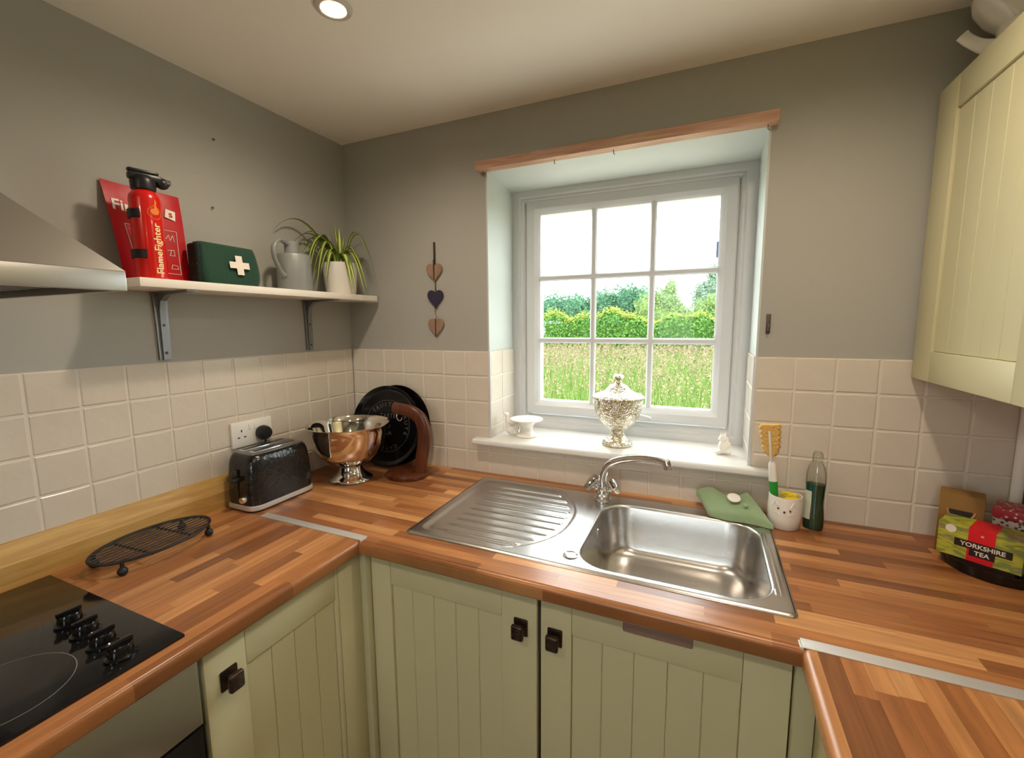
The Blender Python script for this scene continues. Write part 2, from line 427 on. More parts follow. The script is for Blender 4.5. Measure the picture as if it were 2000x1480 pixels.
# ------------------------------------------------------------------ room shell
T = 1.393; WT = 0.91; H = 2.252; RW = 2.20; YR = -3.1
WX0, WX1, WZ0, WZ1, WY = 0.678, 1.585, 1.052, 2.052, 0.235
def struct(name, bm, m, ang=None, label=None):
    return tag(ob(name, bm, m, ang=ang), label, kind='structure')
struct('floor', box(B(), -.2, RW + .2, YR - .2, .3, -.06, 0), 'floor_lino')
struct('ceiling', box(B(), -.2, RW + .2, YR - .2, .36, H, H + .08), 'ceiling_paint')
wall_left = struct('wall_left', box(B(), -.2, -.006, YR - .2, .36, 0, H), 'grey_wall_paint')
wall_right = struct('wall_right', box(B(), RW + .006, RW + .2, YR - .2, .36, 0, H), 'grey_wall_paint')
b = B(); box(b, -.2, .85, YR - .2, YR, 0, H); box(b, 1.40, RW + .2, YR - .2, YR, 0, H); box(b, .85, 1.40, YR - .2, YR, 2.06, H); box(b, .85, 1.40, YR - .2, YR, 0, 1.0)  # rear wall, with an opening for the added fill window
struct('wall_rear', b, 'grey_wall_paint')
fill_win = thing('added_fill_window', None, None, (0, 0, 0)); fill_win['kind'] = 'structure'; fill_win['label'] = 'added narrow white window in the rear wall, unseen, for fill daylight'  # made-up window behind the camera, added to let in fill daylight
b = B()
box(b, -.006, WX0 - .004, .006, .36, 0, H); box(b, WX1 + .004, RW + .006, .006, .36, 0, H)
box(b, WX0 - .004, WX1 + .004, .006, .36, WZ1 + .004, H); box(b, WX0 - .004, WX1 + .004, .006, .36, 0, WZ0 - .03)
wall_back = struct('wall_back', b, 'grey_wall_paint')
# white painted reveal lining
b = B()
prism(b, [(WX0 - .004, T), (WX0 + .002, T), (WX0 + .002, WZ1 - .002), (WX0 - .004, WZ1 + .004)], .0045, .30, lambda a, c, w: (a, w, c))
prism(b, [(WX1 + .004, T), (WX1 - .002, T), (WX1 - .002, WZ1 - .002), (WX1 + .004, WZ1 + .004)], .0045, .30, lambda a, c, w: (a, w, c))
prism(b, [(WX0 - .004, WZ1 + .004), (WX1 + .004, WZ1 + .004), (WX1 - .002, WZ1 - .002), (WX0 + .002, WZ1 - .002)], .0045, .30, lambda a, c, w: (a, w, c))
# head of the reveal drops a little towards the frame
prism(b, [(.0045, WZ1 - .002), (.30, WZ1 - .002), (.30, WZ1 - .022), (.235, WZ1 - .018)], WX0 + .002, WX1 - .002, lambda a, c, w: (w, a, c))
ob('reveal_lining', b, 'reveal_paint', wall_back, ang=None, label='white painted window reveal')

# ------------------------------------------------------------------ tiles (each one a part of its wall)
rnd = random.Random(4)
TILE = {}
def tile_mesh(w, h):
    k = (round(w, 3), round(h, 3), rnd.randrange(3))
    if k in TILE: return TILE[k]
    bm = B(); g = .0019; W2, H2 = w / 2 - g, h / 2 - g
    base = [(-W2, -H2), (0, -H2), (W2, -H2), (W2, 0), (W2, H2), (0, H2), (-W2, H2), (-W2, 0)]
    j = lambda s: rnd.uniform(-s, s)
    r0 = [bm.verts.new((x, y, -.004)) for x, y in base]
    out = [(x + j(.0006), y + j(.0006)) for x, y in base]
    r1 = [bm.verts.new((x, y, -.0026)) for x, y in out]
    ins = .0030
    r3 = [bm.verts.new((x - math.copysign(ins, x) * (abs(x) > 1e-3) + j(.0005), y - math.copysign(ins, y) * (abs(y) > 1e-3) + j(.0005), j(.0002))) for x, y in out]
    skin(bm, [r0, r1, r3]); bm.faces.new(r3)
    bmesh.ops.recalc_face_normals(bm, faces=bm.faces)
    me = bpy.data.meshes.new('tile'); bm.to_mesh(me); bm.free(); me.materials.append(MATS['tile_glaze'])
    me.polygons.foreach_set('use_smooth', [True] * len(me.polygons)); me.set_sharp_from_angle(angle=R(12))
    TILE[k] = me; return me

def tiles(parent, cols, rows, place, n, skip=None):
    """cols: u edges, rows: z edges from the top; place(u, z) -> centre; n: outward normal"""
    n = Vector(n); v = Vector((0, 0, 1)); u = v.cross(n)
    for a, c in zip(cols[:-1], cols[1:]):
        for t, s in zip(rows[:-1], rows[1:]):
            if skip and skip((a + c) / 2, (t + s) / 2): continue
            o = bpy.data.objects.new('tile', tile_mesh(abs(c - a), abs(t - s))); COL.objects.link(o); o.parent = parent
            q = lambda k: rnd.uniform(-k, k)
            nn = (n + u * q(.006) + v * q(.006)).normalized(); uu = v.cross(nn).normalized(); vv = nn.cross(uu)
            m = Matrix((uu, vv, nn)).transposed().to_4x4(); m.translation = Vector(place((a + c) / 2, (t + s) / 2)) + n * q(.0003)
            o.matrix_world = m

rows5 = [T, T - .1, T - .2, T - .3, T - .4, WT - .006]
# left wall
cl = [0.0] + [-.0479 - .1 * k for k in range(0, 18)]
tiles(wall_left, cl, rows5, lambda u, z: (0, u, z), (1, 0, 0))
ob('grout', box(B(), -.0062, -.0022, -1.75, 0, WT - .03, T - .0015), 'grout', wall_left, ang=None)
# back wall, left of window
cb = [0.0] + [.0775 + .1 * k for k in range(0, 7)]
tiles(wall_back, cb, rows5, lambda u, z: (u, 0, z), (0, -1, 0))
# under the sill
cu = [.6775 + .1012 * k for k in range(0, 10)]
tiles(wall_back, cu, [WZ0 - .022, T - .4, WT - .006], lambda u, z: (u, 0, z), (0, -1, 0))
# right of window
cr = [1.588, 1.688, 1.788, 1.888, 1.988, 2.088, RW]
tiles(wall_back, cr, rows5, lambda u, z: (u, 0, z), (0, -1, 0))
b = B(); box(b, 0, WX0 - .001, .0022, .0062, WT - .03, T - .0015); box(b, WX1 + .001, RW, .0022, .0062, WT - .03, T - .0015); box(b, WX0 - .001, WX1 + .001, .0022, .0062, WT - .03, WZ0 - .028)
ob('grout', b, 'grout', wall_back, ang=None)
# reveals
rr = [T, T - .1, T - .2, T - .3, WZ0]
XL, XR = WX0 + .007, WX1 - .007
tiles(wall_back, [.006, .108, .236], rr, lambda u, z: (XL, u, z), (1, 0, 0))
tiles(wall_back, [.006, .108, .236], rr, lambda u, z: (XR, u, z), (-1, 0, 0))
b = B(); box(b, WX0 - .003, XL - .0016, .004, .26, WZ0 - .02, T - .001); box(b, XR + .0016, WX1 + .003, .004, .26, WZ0 - .02, T - .001)
ob('grout', b, 'grout', wall_back, ang=None)
b = B()
box(b, WX0 - .001, XL + .0008, -.0008, .007, WZ0, T, .0012); box(b, XR - .0008, WX1 + .001, -.0008, .007, WZ0, T, .0012)
ob('tile_edging', b, 'upvc_white', wall_back, label='white plastic tile edging strip')
# right wall (a sliver under the wall cabinet shows)
tiles(wall_right, [-.0, -.1, -.2, -.3, -.4, -.5, -.6], rows5, lambda u, z: (RW, u, z), (-1, 0, 0))
ob('grout', box(B(), RW + .0022, RW + .0062, -.6, 0, WT - .03, T - .0015), 'grout', wall_right, ang=None)

# ------------------------------------------------------------------ window
win = thing('window_1', None, None, (0, 0, 0)); win['kind'] = 'structure'; win['label'] = 'white framed window of nine panes above the sink'
FX0, FX1, FZ0, FZ1 = .677, 1.586, WZ0 - .009, 2.046
b = ring_loft(B(), FX0, FX1, FZ0, FZ1, [(0, .30), (0, .235), (.034, .235), (.040, .242), (.047, .240), (.054, .247), (.058, .256), (.065, .256), (.065, .30)], closed=True)
ob('window_frame', b, 'upvc_white', win, ang=25)
SX0, SX1, SZ0, SZ1 = .744, 1.521, 1.118, 1.992
b = ring_loft(B(), SX0, SX1, SZ0, SZ1, [(-.004, .298), (-.004, .246), (0, .244), (.030, .244), (.036, .248), (.040, .250), (.052, .262), (.052, .298)], closed=True)
ob('sash', b, 'upvc_white', win, ang=25)
PX0, PX1, PZ0, PZ1 = SX0 + .052, SX1 - .052, SZ0 + .052, SZ1 - .052
pw, ph = (PX1 - PX0) / 3, (PZ1 - PZ0) / 3
mw2 = .0115
def bar_profile(w): return [(-w, .268), (-w, .262), (-w * .55, .256), (w * .55, .256), (w, .262), (w, .268)]
for i in (1, 2):
    x = PX0 + pw * i
    ob('glazing_bar', prism(B(), [(x + a, y) for a, y in bar_profile(mw2)], PZ0 - .003, PZ1 + .003, lambda a, c, w: (a, c, w)), 'upvc_white', win, ang=25)
    z = PZ0 + ph * i
    ob('glazing_bar', prism(B(), [(z + a, y - .0004) for a, y in bar_profile(mw2)], PX0 - .003, PX1 + .003, lambda a, c, w: (w, c, a)), 'upvc_white', win, ang=25)
for i in range(3):
    for j in range(3):
        x0, z0 = PX0 + pw * i, PZ0 + ph * j
        ob('pane', box(B(), x0 + .0005, x0 + pw - .0005, .269, .273, z0 + .0005, z0 + ph - .0005), 'window_glass', win, ang=None)
b = B(); box(b, 1.15, 1.19, .232, .2445, 1.128, 1.152, .003)
tube(b, smooth_path([(1.17, .238, 1.14), (1.175, .215, 1.142), (1.205, .205, 1.145), (1.236, .205, 1.140), (1.262, .207, 1.132)]), [.007] * 12 + [.0065] * 8 + [.008] * 5, 10)
ob('window_handle', b, 'upvc_white', win)
b = B(); box(b, 1.462, 1.478, .2735, .285, 1.728, 1.785, .003)
tag(ob('window_sensor', b, 'blue_plastic'), 'small pale blue box fixed outside the upper right pane', 'sensor')

ob('window_frame', ring_loft(B(), .852, 1.398, 1.0, 2.056, [(0, YR - .12), (0, YR - .06), (.08, YR - .06), (.085, YR - .075), (.085, YR - .12)], closed=True), 'upvc_white', fill_win, ang=25)  # frame and pane of the added fill window
ob('pane', box(B(), .936, 1.314, YR - .10, YR - .095, 1.084, 1.972), 'window_glass', fill_win, ang=None)
# sill
b = B()
prism(b, [(.236, 0), (.236, -.022), (-.034, -.022), (-.040, -.017), (-.041, -.010), (-.039, -.004), (-.034, 0)], WX0 + .001, WX1 - .001, lambda a, c, w: (w, a, WZ0 + c))
for x0, x1 in ((.622, WX0 + .001), (WX1 - .001, 1.642)):
    prism(b, [(-.0012, 0), (-.0012, -.022), (-.034, -.022), (-.040, -.017), (-.041, -.010), (-.039, -.004), (-.034, 0)], x0, x1, lambda a, c, w: (w, a, WZ0 + c))
tag(ob('trim_1', b, 'sill_tile', ang=30), 'glossy white window sill board with rounded nose', kind='structure')

# lintel batten with hooks
lint = thing('curtain_batten', 'bare wooden batten with little hooks above the window recess', 'batten', (1.13, 0, 2.05))
ob('batten', box(B(), -.478, .474, -.036, .006, -.001, .029, .002), 'lintel_wood', lint)
for x in (.945, 1.145, 1.578, .672):
    ob('hook', tube(B(), [(x - 1.13, -.012, .002), (x - 1.13, -.012, -.012), (x - 1.13 + .004, -.014, -.016)], .0012, 6), 'rust_metal', lint)

# ------------------------------------------------------------------ worktops
def nosing(d):
    """section from back (0) to front (-d): rounded front edge, 38 mm thick"""
    pts = [(0, WT - .038), (0, WT)]
    r = .012
    for i in range(7):
        a = R(90 - 15 * i); pts.append((-d + r - r * math.cos(a), WT - r + r * math.sin(a)))
    for i in range(5):
        a = R(180 + 22.5 * i); pts.append((-d + .008 + .008 * math.cos(a), WT - .030 + .008 * math.sin(a)))
    return pts
YF = -.645; JY = -.634
SK = (0.680, 1.637, -0.552, -0.056)   # sink outline
BO = (1.165, 1.602, -.530, -.125)   # bowl outline at the rim
# back run (straight front between the joints); cut out under the sink bowl
b = B(); fx = lambda a, c, w: (w, a, c)
sec = [(0.0, WT - .038), (0.0, WT), (JY, WT), (JY, WT - .038)]
for x0, x1 in ((0.0, 1.14), (1.62, RW - .001)): prism(b, sec, x0, x1, fx)
prism(b, [(0, WT - .038), (0, WT), (-.10, WT), (-.10, WT - .038)], 1.14, 1.62, fx)
prism(b, [(-.545, WT - .038), (-.545, WT), (JY, WT), (JY, WT - .038)], 1.14, 1.62, fx)
nz = [(JY, WT - .038), (JY, WT)] + [p for p in nosing(-YF)[2:]]
prism(b, nz, .6005, 1.6275, fx)
tag(ob('worktop', b, 'laminate_x', ang=30), 'wood-block laminate worktop holding the steel sink under the window', 'worktop')
LF = .600
b = B(); prism(b, nosing(LF), JY - .0002, -2.6, lambda a, c, w: (-a, w, c))
tag(ob('worktop', b, 'laminate_y', ang=30), 'wood-block laminate worktop along the left wall around the black hob', 'worktop')
RF = RW - 1.628
b = B(); prism(b, nosing(RF), JY - .0002, -1.6, lambda a, c, w: (RW - .001 + a, w, c))
tag(ob('worktop', b, 'laminate_y', ang=30), 'wood-block laminate worktop end at the lower right', 'worktop')
# metal joint strips
def jstrip(x0, x1, nose, lab):
    b = B(); box(b, x0, x1, JY - .004, -.611, WT - .0005, WT + .0022, .0008)
    if nose == 1: box(b, x1 - .002, x1 + .004, JY - .006, -.618, WT - .036, WT + .002, .001)
    else: box(b, x0 - .004, x0 + .002, JY - .006, -.618, WT - .036, WT + .002, .001)
    tag(ob('joint_strip', b, 'strip_metal'), lab, 'joint strip')
jstrip(.20, .6005, 1, 'pale metal joint strip across worktop beside the toaster')
jstrip(1.6275, RW - .004, -1, 'pale metal joint strip across worktop at lower right')
# pine upstand on the left
b = B(); prism(b, [(.0008, 0), (.030, 0), (.031, .055), (.028, .060), (.008, .099), (.0008, .100)], -2.6, -.60, lambda a, c, w_: (a, w_, WT + c))
tag(ob('upstand_board', b, 'pine_upstand', ang=20), 'honey pine upstand board along the left tiles behind the hob', 'board')

# ------------------------------------------------------------------ sink
sink = thing('kitchen_sink', 'stainless steel inset sink with ribbed drainer and single bowl', 'sink', (SK[0], SK[2], WT))
SX, SY = SK[1] - SK[0], SK[3] - SK[2]
def sstep(a, c, x): t = np.clip((x - a) / (c - a), 0, 1); return t * t * (3 - 2 * t)
def rr_sdf(x, y, x0, x1, y0, y1, r):
    qx = np.abs(x - (x0 + x1) / 2) - (x1 - x0) / 2 + r; qy = np.abs(y - (y0 + y1) / 2) - (y1 - y0) / 2 + r
    return np.hypot(np.maximum(qx, 0), np.maximum(qy, 0)) + np.minimum(np.maximum(qx, qy), 0) - r
nx, ny = 330, 190
gx = np.linspace(0, SX, nx); gy = np.linspace(0, SY, ny); X, Y = np.meshgrid(gx, gy, indexing='ij')
bx0, bx1, by0, by1 = BO[0] - SK[0], BO[1] - SK[0], BO[2] - SK[2], BO[3] - SK[2]
sd_o = rr_sdf(X, Y, 0, SX, 0, SY, .016)
sd_b = rr_sdf(X, Y, bx0, bx1, by0, by1, .085)
Z = .0008 + .0045 * sstep(0, -.010, sd_o)
# drainer: sunk field bounded on the right by an arc round the bowl
xr = .425 - .16 * np.clip((np.abs(Y - .245) / .25), 0, 1.2) ** 2.6
sd_d = np.maximum(rr_sdf(X, Y, .028, .60, .030, SY - .030, .03), (X - xr))
Z -= .0042 * sstep(.002, -.020, sd_d)
pitch = .0405
ph_ = (Y - .058) / pitch; dy = np.abs(ph_ - np.round(ph_)) * pitch; inrow = (np.round(ph_) >= 0) & (np.round(ph_) <= 9)
rib = np.exp(-(dy / .0050) ** 2) * sstep(.070, .115, X) * sstep(.030, .022, X - xr + .052) * inrow
Z += .0036 * rib
Z -= .0016 * np.exp(-((X - xr + .010) / .004) ** 2) * (Y > .02) * (Y < SY - .02)
# double pressed line on the right
for xc in (SX - .030, SX - .021):
    Z += .0018 * np.exp(-((X - xc) / .0030) ** 2) * sstep(.055, .075, Y) * sstep(SY - .06, SY - .08, Y)
keep = (sd_b > .0015) & (sd_o <= .0002)
idx = np.arange(nx * ny).reshape(nx, ny)
F = np.stack([idx[:-1, :-1], idx[1:, :-1], idx[1:, 1:], idx[:-1, 1:]], -1)
kf = keep[:-1, :-1] & keep[1:, :-1] & keep[1:, 1:] & keep[:-1, 1:]
V = np.stack([X, Y, Z], -1).reshape(-1, 3); F = F[kf]
used = np.unique(F); rem = -np.ones(nx * ny, int); rem[used] = np.arange(len(used))
me = np_mesh('drainer_deck', V[used], rem[F], 4)
ob('drainer_deck', me, 'sink_steel', sink, ang=40)
b = B()   # folded skirt under the outer edge
ol = rrect(SX, SY, .016, 6, SX / 2, SY / 2); skin(b, [[b.verts.new((x, y, z)) for x, y in rrect(SX - k, SY - k, .016, 6, SX / 2, SY / 2)] for k, z in ((0.001, -.0002), (0, .0006), (.0012, .0016), (.004, .0030), (.008, .0040))])
ob('edge_lip', b, 'sink_steel', sink)
bcx, bcy, bw, bh = (bx0 + bx1) / 2, (by0 + by1) / 2, bx1 - bx0, by1 - by0
b = B(); rg = []
for inset, z, r in ((-.008, .0052, .093), (-.004, .0058, .089), (0, .0050, .085), (.003, .002, .083), (.005, -.004, .082), (.012, -.10, .080), (.016, -.125, .080), (.024, -.142, .08), (.038, -.151, .08), (.06, -.154, .07), (.12, -.156, .05)):
    rg.append([b.verts.new((x, y, z)) for x, y in rrect(bw - 2 * inset, bh - 2 * inset, r, 10, bcx, bcy)])
skin(b, rg); b.faces.new(rg[-1])
ob('bowl', b, 'sink_steel', sink, ang=60)
b = B(); lathe(b, [(.0, -.1535), (.026, -.1535), (.036, -.1525), (.040, -.1545)], 28, bcx, bcy); ob('plug_hole', b, 'chrome', sink)
b = B(); M_ = Matrix.Translation((bx0 + .0075, bcy + .055, -.035)) @ Matrix.Rotation(R(90), 4, 'Y')
lathe(b, [(0, .003), (.010, .003), (.013, .0015), (.0145, -.002)], 20); bmesh.ops.transform(b, matrix=M_, verts=b.verts); ob('overflow', b, 'chrome', sink)
b = B(); lathe(b, [(0, .0085), (.016, .0085), (.019, .0075), (.0205, .0045)], 24, 1.153 - SK[0], -.498 - SK[2]); ob('tap_hole_cover', b, 'chrome', sink, label='round steel cap on the sink rim')

# tap
tap = thing('mixer_tap', 'chrome swan-neck mixer tap with two angled handles behind the bowl', 'tap', (1.150, -.108, WT + .0052))
b = B(); lathe(b, [(0, 0), (.028, 0), (.029, .004), (.023, .008), (.022, .014), (.025, .020), (.027, .029), (.024, .039), (.018, .045), (.0165, .050), (0, .050)], 28); ob('tap_body', b, 'chrome', tap)
sp = smooth_path([(0, 0, .042), (.0, .0, .080), (.020, -.010, .124), (.066, -.030, .153), (.125, -.056, .172), (.172, -.076, .178), (.206, -.091, .178)], 6)
b = B(); tube(b, sp, [.0135 - .003 * i / len(sp) for i in range(len(sp))], 14)
tube(b, [(.202, -.089, .181), (.206, -.091, .170), (.207, -.0915, .158)], [.0115, .0125, .0125], 16); ob('spout', b, 'chrome', tap)
for s, az in ((-1, 175), (1, 5)):
    d = Vector((math.cos(R(az)) * .8, math.sin(R(az)) * .8, .62)).normalized(); o0 = Vector((0, 0, .022))
    b = B(); tube(b, [o0 + d * .012, o0 + d * .036], [.013, .011], 14); h = ob('handle_stem', b, 'chrome', tap)
    b = B(); q = d.to_track_quat('Z', 'Y').to_matrix().to_4x4(); q.translation = o0 + d * .033
    n = 24; rgs = []
    for r_, z_ in ((.010, 0), (.024, .004), (.0275, .014), (.025, .026), (.016, .031), (0.0, .032)):
        rgs.append([b.verts.new((r_ * (1 + .09 * math.cos(6 * 2 * PI * i / n)) * math.cos(2 * PI * i / n), r_ * (1 + .09 * math.cos(6 * 2 * PI * i / n)) * math.sin(2 * PI * i / n), z_)) for i in range(n)] if r_ else [b.verts.new((0, 0, z_))])
    skin(b, rgs); bmesh.ops.transform(b, matrix=q, verts=b.verts); ob('handle', b, 'chrome', tap)

# ------------------------------------------------------------------ cabinets
def knob(parent, x, y, z):
    b = B(); box(b, -.018, .018, -.004, 0, -.022, .022, .003, 2)
    box(b, -.007, .007, -.020, -.003, -.007, .007, .002)
    box(b, -.0155, .0155, -.031, -.018, -.019, .019, .005, 3)
    for k in range(-3, 4): box(b, -.0115, .0115, -.0322, -.030, k * .0040 - .0011, k * .0040 + .0011, .0004, 1)
    return ob('knob', b, 'bronze', parent, loc=(x, y, z))

def door(parent, loc, rz, w, h, sl, sr, rt_, rb, n, kx=None, kz=None):
    b = B(); t = .021; e = .0022
    box(b, 0, sl - .0004, -t, 0, 0, h, e); box(b, w - sr + .0004, w, -t, 0, 0, h, e)
    box(b, sl, w - sr, -t + .0005, 0, h - rt_, h, e); box(b, sl, w - sr, -t + .0005, 0, 0, rb, e)
    box(b, sl - .002, w - sr + .002, -.007, -.001, rb - .002, h - rt_ + .002)
    d = ob('door', b, 'cream_paint', parent, ang=30, loc=loc, rot=(0, 0, rz))
    pw_ = (w - sl - sr) / n
    for i in range(n):
        b = B(); box(b, sl + i * pw_ + .0003, sl + (i + 1) * pw_ - .0003, -.0145, -.007, rb + .0005, h - rt_ - .0005, .0016, 1)
        ob('plank', b, 'cream_paint', d, ang=30)
    if kx is not None: knob(d, kx, -t, kz)
    return d
DZ, DH = .13, .733     # doors from .13 to .863
DY = -.599
cab = thing('sink_cabinet', 'cream panelled double-door base cabinet below the sink', 'cabinet', (.58, -.02, 0))
def P_(o, x, y, z): return (x - o.location.x, y - o.location.y, z - o.location.z)
b = B(); box(b, .0, 1.075, DY + .022 + .02, -.02, .10, .70)
ob('carcass', b, 'dark_gap', cab, ang=None)
b = B(); box(b, .0, 1.075, DY + .03, DY + .045, .70, .868); ob('front_rail', b, 'dark_gap', cab, ang=None)
b = B(); box(b, .0, 1.075, DY + .08, DY + .095, .0, .10); ob('plinth', b, 'cream_paint', cab, ang=None)
door(cab, P_(cab, .597, DY + .021, DZ), 0, .503, DH, .068, .094, .088, .088, 5, .503 - .041, .632)
d2 = door(cab, P_(cab, 1.110, DY + .021, DZ), 0, .513, DH, .076, .084, .088, .088, 5, .036, .630)
b = B(); box(b, 1.303 - 1.11, 1.446 - 1.11, -.0235, -.0205, .694, .718, .004, 3); ob('catch_strip', b, 'catch_brown', d2, label='brown strip at the top of the door')
b = B(); box(b, -.008, .0140, DY + .002, DY + .042, .10, .868, .002); ob('filler_panel', b, 'cream_paint', cab)
b = B(); box(b, 1.046, 1.081, DY + .004, DY + .042, .10, .868, .002); ob('filler_panel', b, 'cream_paint', cab)

LX = .572
cab = thing('base_cabinet', 'cream panelled base cabinet with bronze knob beside the oven', 'cabinet', (.02, -1.05, 0))
ob('carcass', box(B(), .0, LX - .045, .004, .40, .10, .868), 'dark_gap', cab, ang=None)
ob('plinth', box(B(), LX - .12, LX - .105, .004, .43, .0, .10), 'cream_paint', cab, ang=None)
door(cab, P_(cab, LX - .021, -1.043, DZ), R(90), .345, DH, .086, .012, .088, .088, 4, .045, .648)
b = B(); box(b, LX - .062, LX - .020, .353, .449, .10, .868, .003); ob('corner_post', b, 'cream_paint', cab)

cab = thing('base_cabinet', 'cream base cabinet under the lower right worktop end', 'cabinet', (1.66, -.645, 0))
ob('carcass', box(B(), .024, .52, -.94, -.004, .10, .868), 'dark_gap', cab, ang=None)
ob('plinth', box(B(), .06, .075, -.94, -.004, .0, .10), 'cream_paint', cab, ang=None)
b = B(); box(b, .002, .022, -.055, .038, .10, .868, .003); ob('corner_post', b, 'cream_paint', cab)
door(cab, P_(cab, 1.66 + .021, -.703, DZ), R(-90), .49, DH, .075, .075, .088, .088, 5, .45, .648)
door(cab, P_(cab, 1.66 + .021, -1.197, DZ), R(-90), .38, DH, .075, .075, .088, .088, 4, .04, .648)

# wall cabinet on the right
WCX = 1.952
wc = thing('wall_cabinet', 'cream panelled wall cabinet hanging at the right edge', 'cabinet', (WCX, -.004, 1.345))
ob('carcass', box(B(), .022, RW - WCX - .002, -1.02, -.004, 0, .715, .001), 'cream_paint', wc)
door(wc, (.021, -.003, .0), R(-90), .50, .715, .098, .07, .075, .075, 5)
door(wc, (.021, -.507, .0), R(-90), .50, .715, .07, .07, .075, .075, 5, .045, .07)

# oven
ov = thing('built_in_oven', 'stainless steel oven with black glass door under the hob', 'oven', (.02, -1.652, 0))
ob('casing', box(B(), 0, LX - .05, .004, .596, .12, .866), 'black_plastic', ov)
ob('control_panel', box(B(), LX - .05, LX - .012, .004, .596, .728, .862, .003), 'oven_steel', ov)
ob('oven_door', box(B(), LX - .05, LX - .014, .004, .596, .14, .722, .004), 'black_gloss', ov)
b = B(); tube(b, [(LX + .03, .06, .66), (LX + .03, .54, .66)], .009, 12); tube(b, [(LX - .015, .09, .66), (LX + .03, .09, .66)], .006, 8); tube(b, [(LX - .015, .51, .66), (LX + .03, .51, .66)], .006, 8)
ob('door_handle', b, 'oven_steel', ov)

# hob
hob = thing('ceramic_hob', 'black glass ceramic hob set into the left worktop', 'hob', (.0, -1.35, WT))
ob('glass_plate', box(B(), .046, .560, -.29, .288, .0002, .0062, .0015), 'hob_glass', hob)
def ring_bm(cx, cy, r, w, z):
    b = B(); n = 64
    skin(b, [[b.verts.new((cx + q * math.cos(2 * PI * i / n), cy + q * math.sin(2 * PI * i / n), z)) for i in range(n)] for q in (r - w, r + w)]); return b
for cx, cy, r in ((.435, .085, .088), (.175, .075, .072), (.175, -.16, .088), (.435, -.15, .072)):
    ob('zone_ring', ring_bm(cx, cy, r, .0007, .0065), 'hob_print', hob, ang=None)
for k in range(4):
    x = .318 + .066 * k; y = .217 - .003 * k
    b = B(); lathe(b, [(0, .006), (.023, .006), (.0235, .010), (.019, .013), (.0175, .026), (.016, .029), (0, .029)], 24, x, y)
    box(b, x - .0045, x + .0045, y - .019, y + .019, .026, .036, .002)
    ob('knob', b, 'black_gloss', hob)

# ------------------------------------------------------------------ cooker hood
hd = thing('cooker_hood', 'brushed steel chimney cooker hood above the hob', 'cooker hood', (.0, -1.361, 1.559))
b = B()
w = .298; rings = []
def rect4(x0, x1, y0, y1, z): return [b.verts.new(p) for p in ((x0, y0, z), (x1, y0, z), (x1, y1, z), (x0, y1, z))]
r0 = rect4(.0, .5, -w, w, .034); r1 = rect4(.0, .24, -.126, .126, .264)
skin(b, [r0, r1]); ob('canopy', b, 'hood_steel', hd, ang=20)
b = B(); box(b, .48, .5, -w, w, 0, .034, .0012); box(b, 0, .48, -w, -w + .012, 0, .034); box(b, 0, .48, w - .012, w, 0, .034); box(b, 0, .02, -w + .012, w - .012, 0, .034)
ob('rim_band', b, 'hood_steel', hd)
for s in (-1, 1):
    b = B(); box(b, .05, .45, (-.27 if s < 0 else .01), (-.01 if s < 0 else .27), .012, .020, .002)
    for k in range(9): box(b, .07 + k * .042, .085 + k * .042, (-.26 if s < 0 else .02), (-.02 if s < 0 else .26), .0095, .013)
    ob('grease_filter', b, 'grey_metal', hd)
ob('chimney', box(B(), .0, .235, -.121, .121, .262, .69, .002), 'hood_steel', hd)

# ------------------------------------------------------------------ shelf
sh = thing('wall_shelf', 'white wall shelf on two grey metal brackets', 'shelf', (.0, -.45, 1.595))
ob('board', box(B(), -.005, .168, -.425, .432, 0, .022, .0012), 'shelf_white', sh)
for yb in (-.745, -.228):
    y = yb + .45; b = B(); hw = .011
    # wall leg flares towards the shelf
    prof = [(-.005, -.195), (.006, -.195), (.007, -.10), (.008, -.055), (.016, -.026), (.040, -.010), (.120, -.005), (.150, -.004), (.150, -.0004), (-.005, -.0004)]
    for i in range(len(prof) - 2): pass
    prism(b, prof, y - hw * .7, y + hw * .7, lambda a, c, w_: (a, w_, c))
    prism(b, [(-.022, -.0006), (.022, -.0006), (.018, -.03), (.0165, -.07), (.0155, -.195), (-.0155, -.195), (-.0165, -.07), (-.018, -.03)], -.0055, .001, lambda a, c, w_: (w_, y + a, c))
    prism(b, [(-.017, .0), (.017, .0), (.015, .152), (-.015, .152)], -.004, -.0004, lambda a, c, w_: (c, y + a, w_))
    br = ob('bracket', b, 'grey_metal', sh, ang=30)
    for z in (-.095, -.175):
        s_ = B(); M_ = Matrix.Translation((.0072, y, z)) @ Matrix.Rotation(R(90), 4, 'Y'); lathe(s_, [(0, .0015), (.003, .0014), (.0042, 0)], 10); bmesh.ops.transform(s_, matrix=M_, verts=s_.verts); ob('screw', s_, 'rust_metal', br)

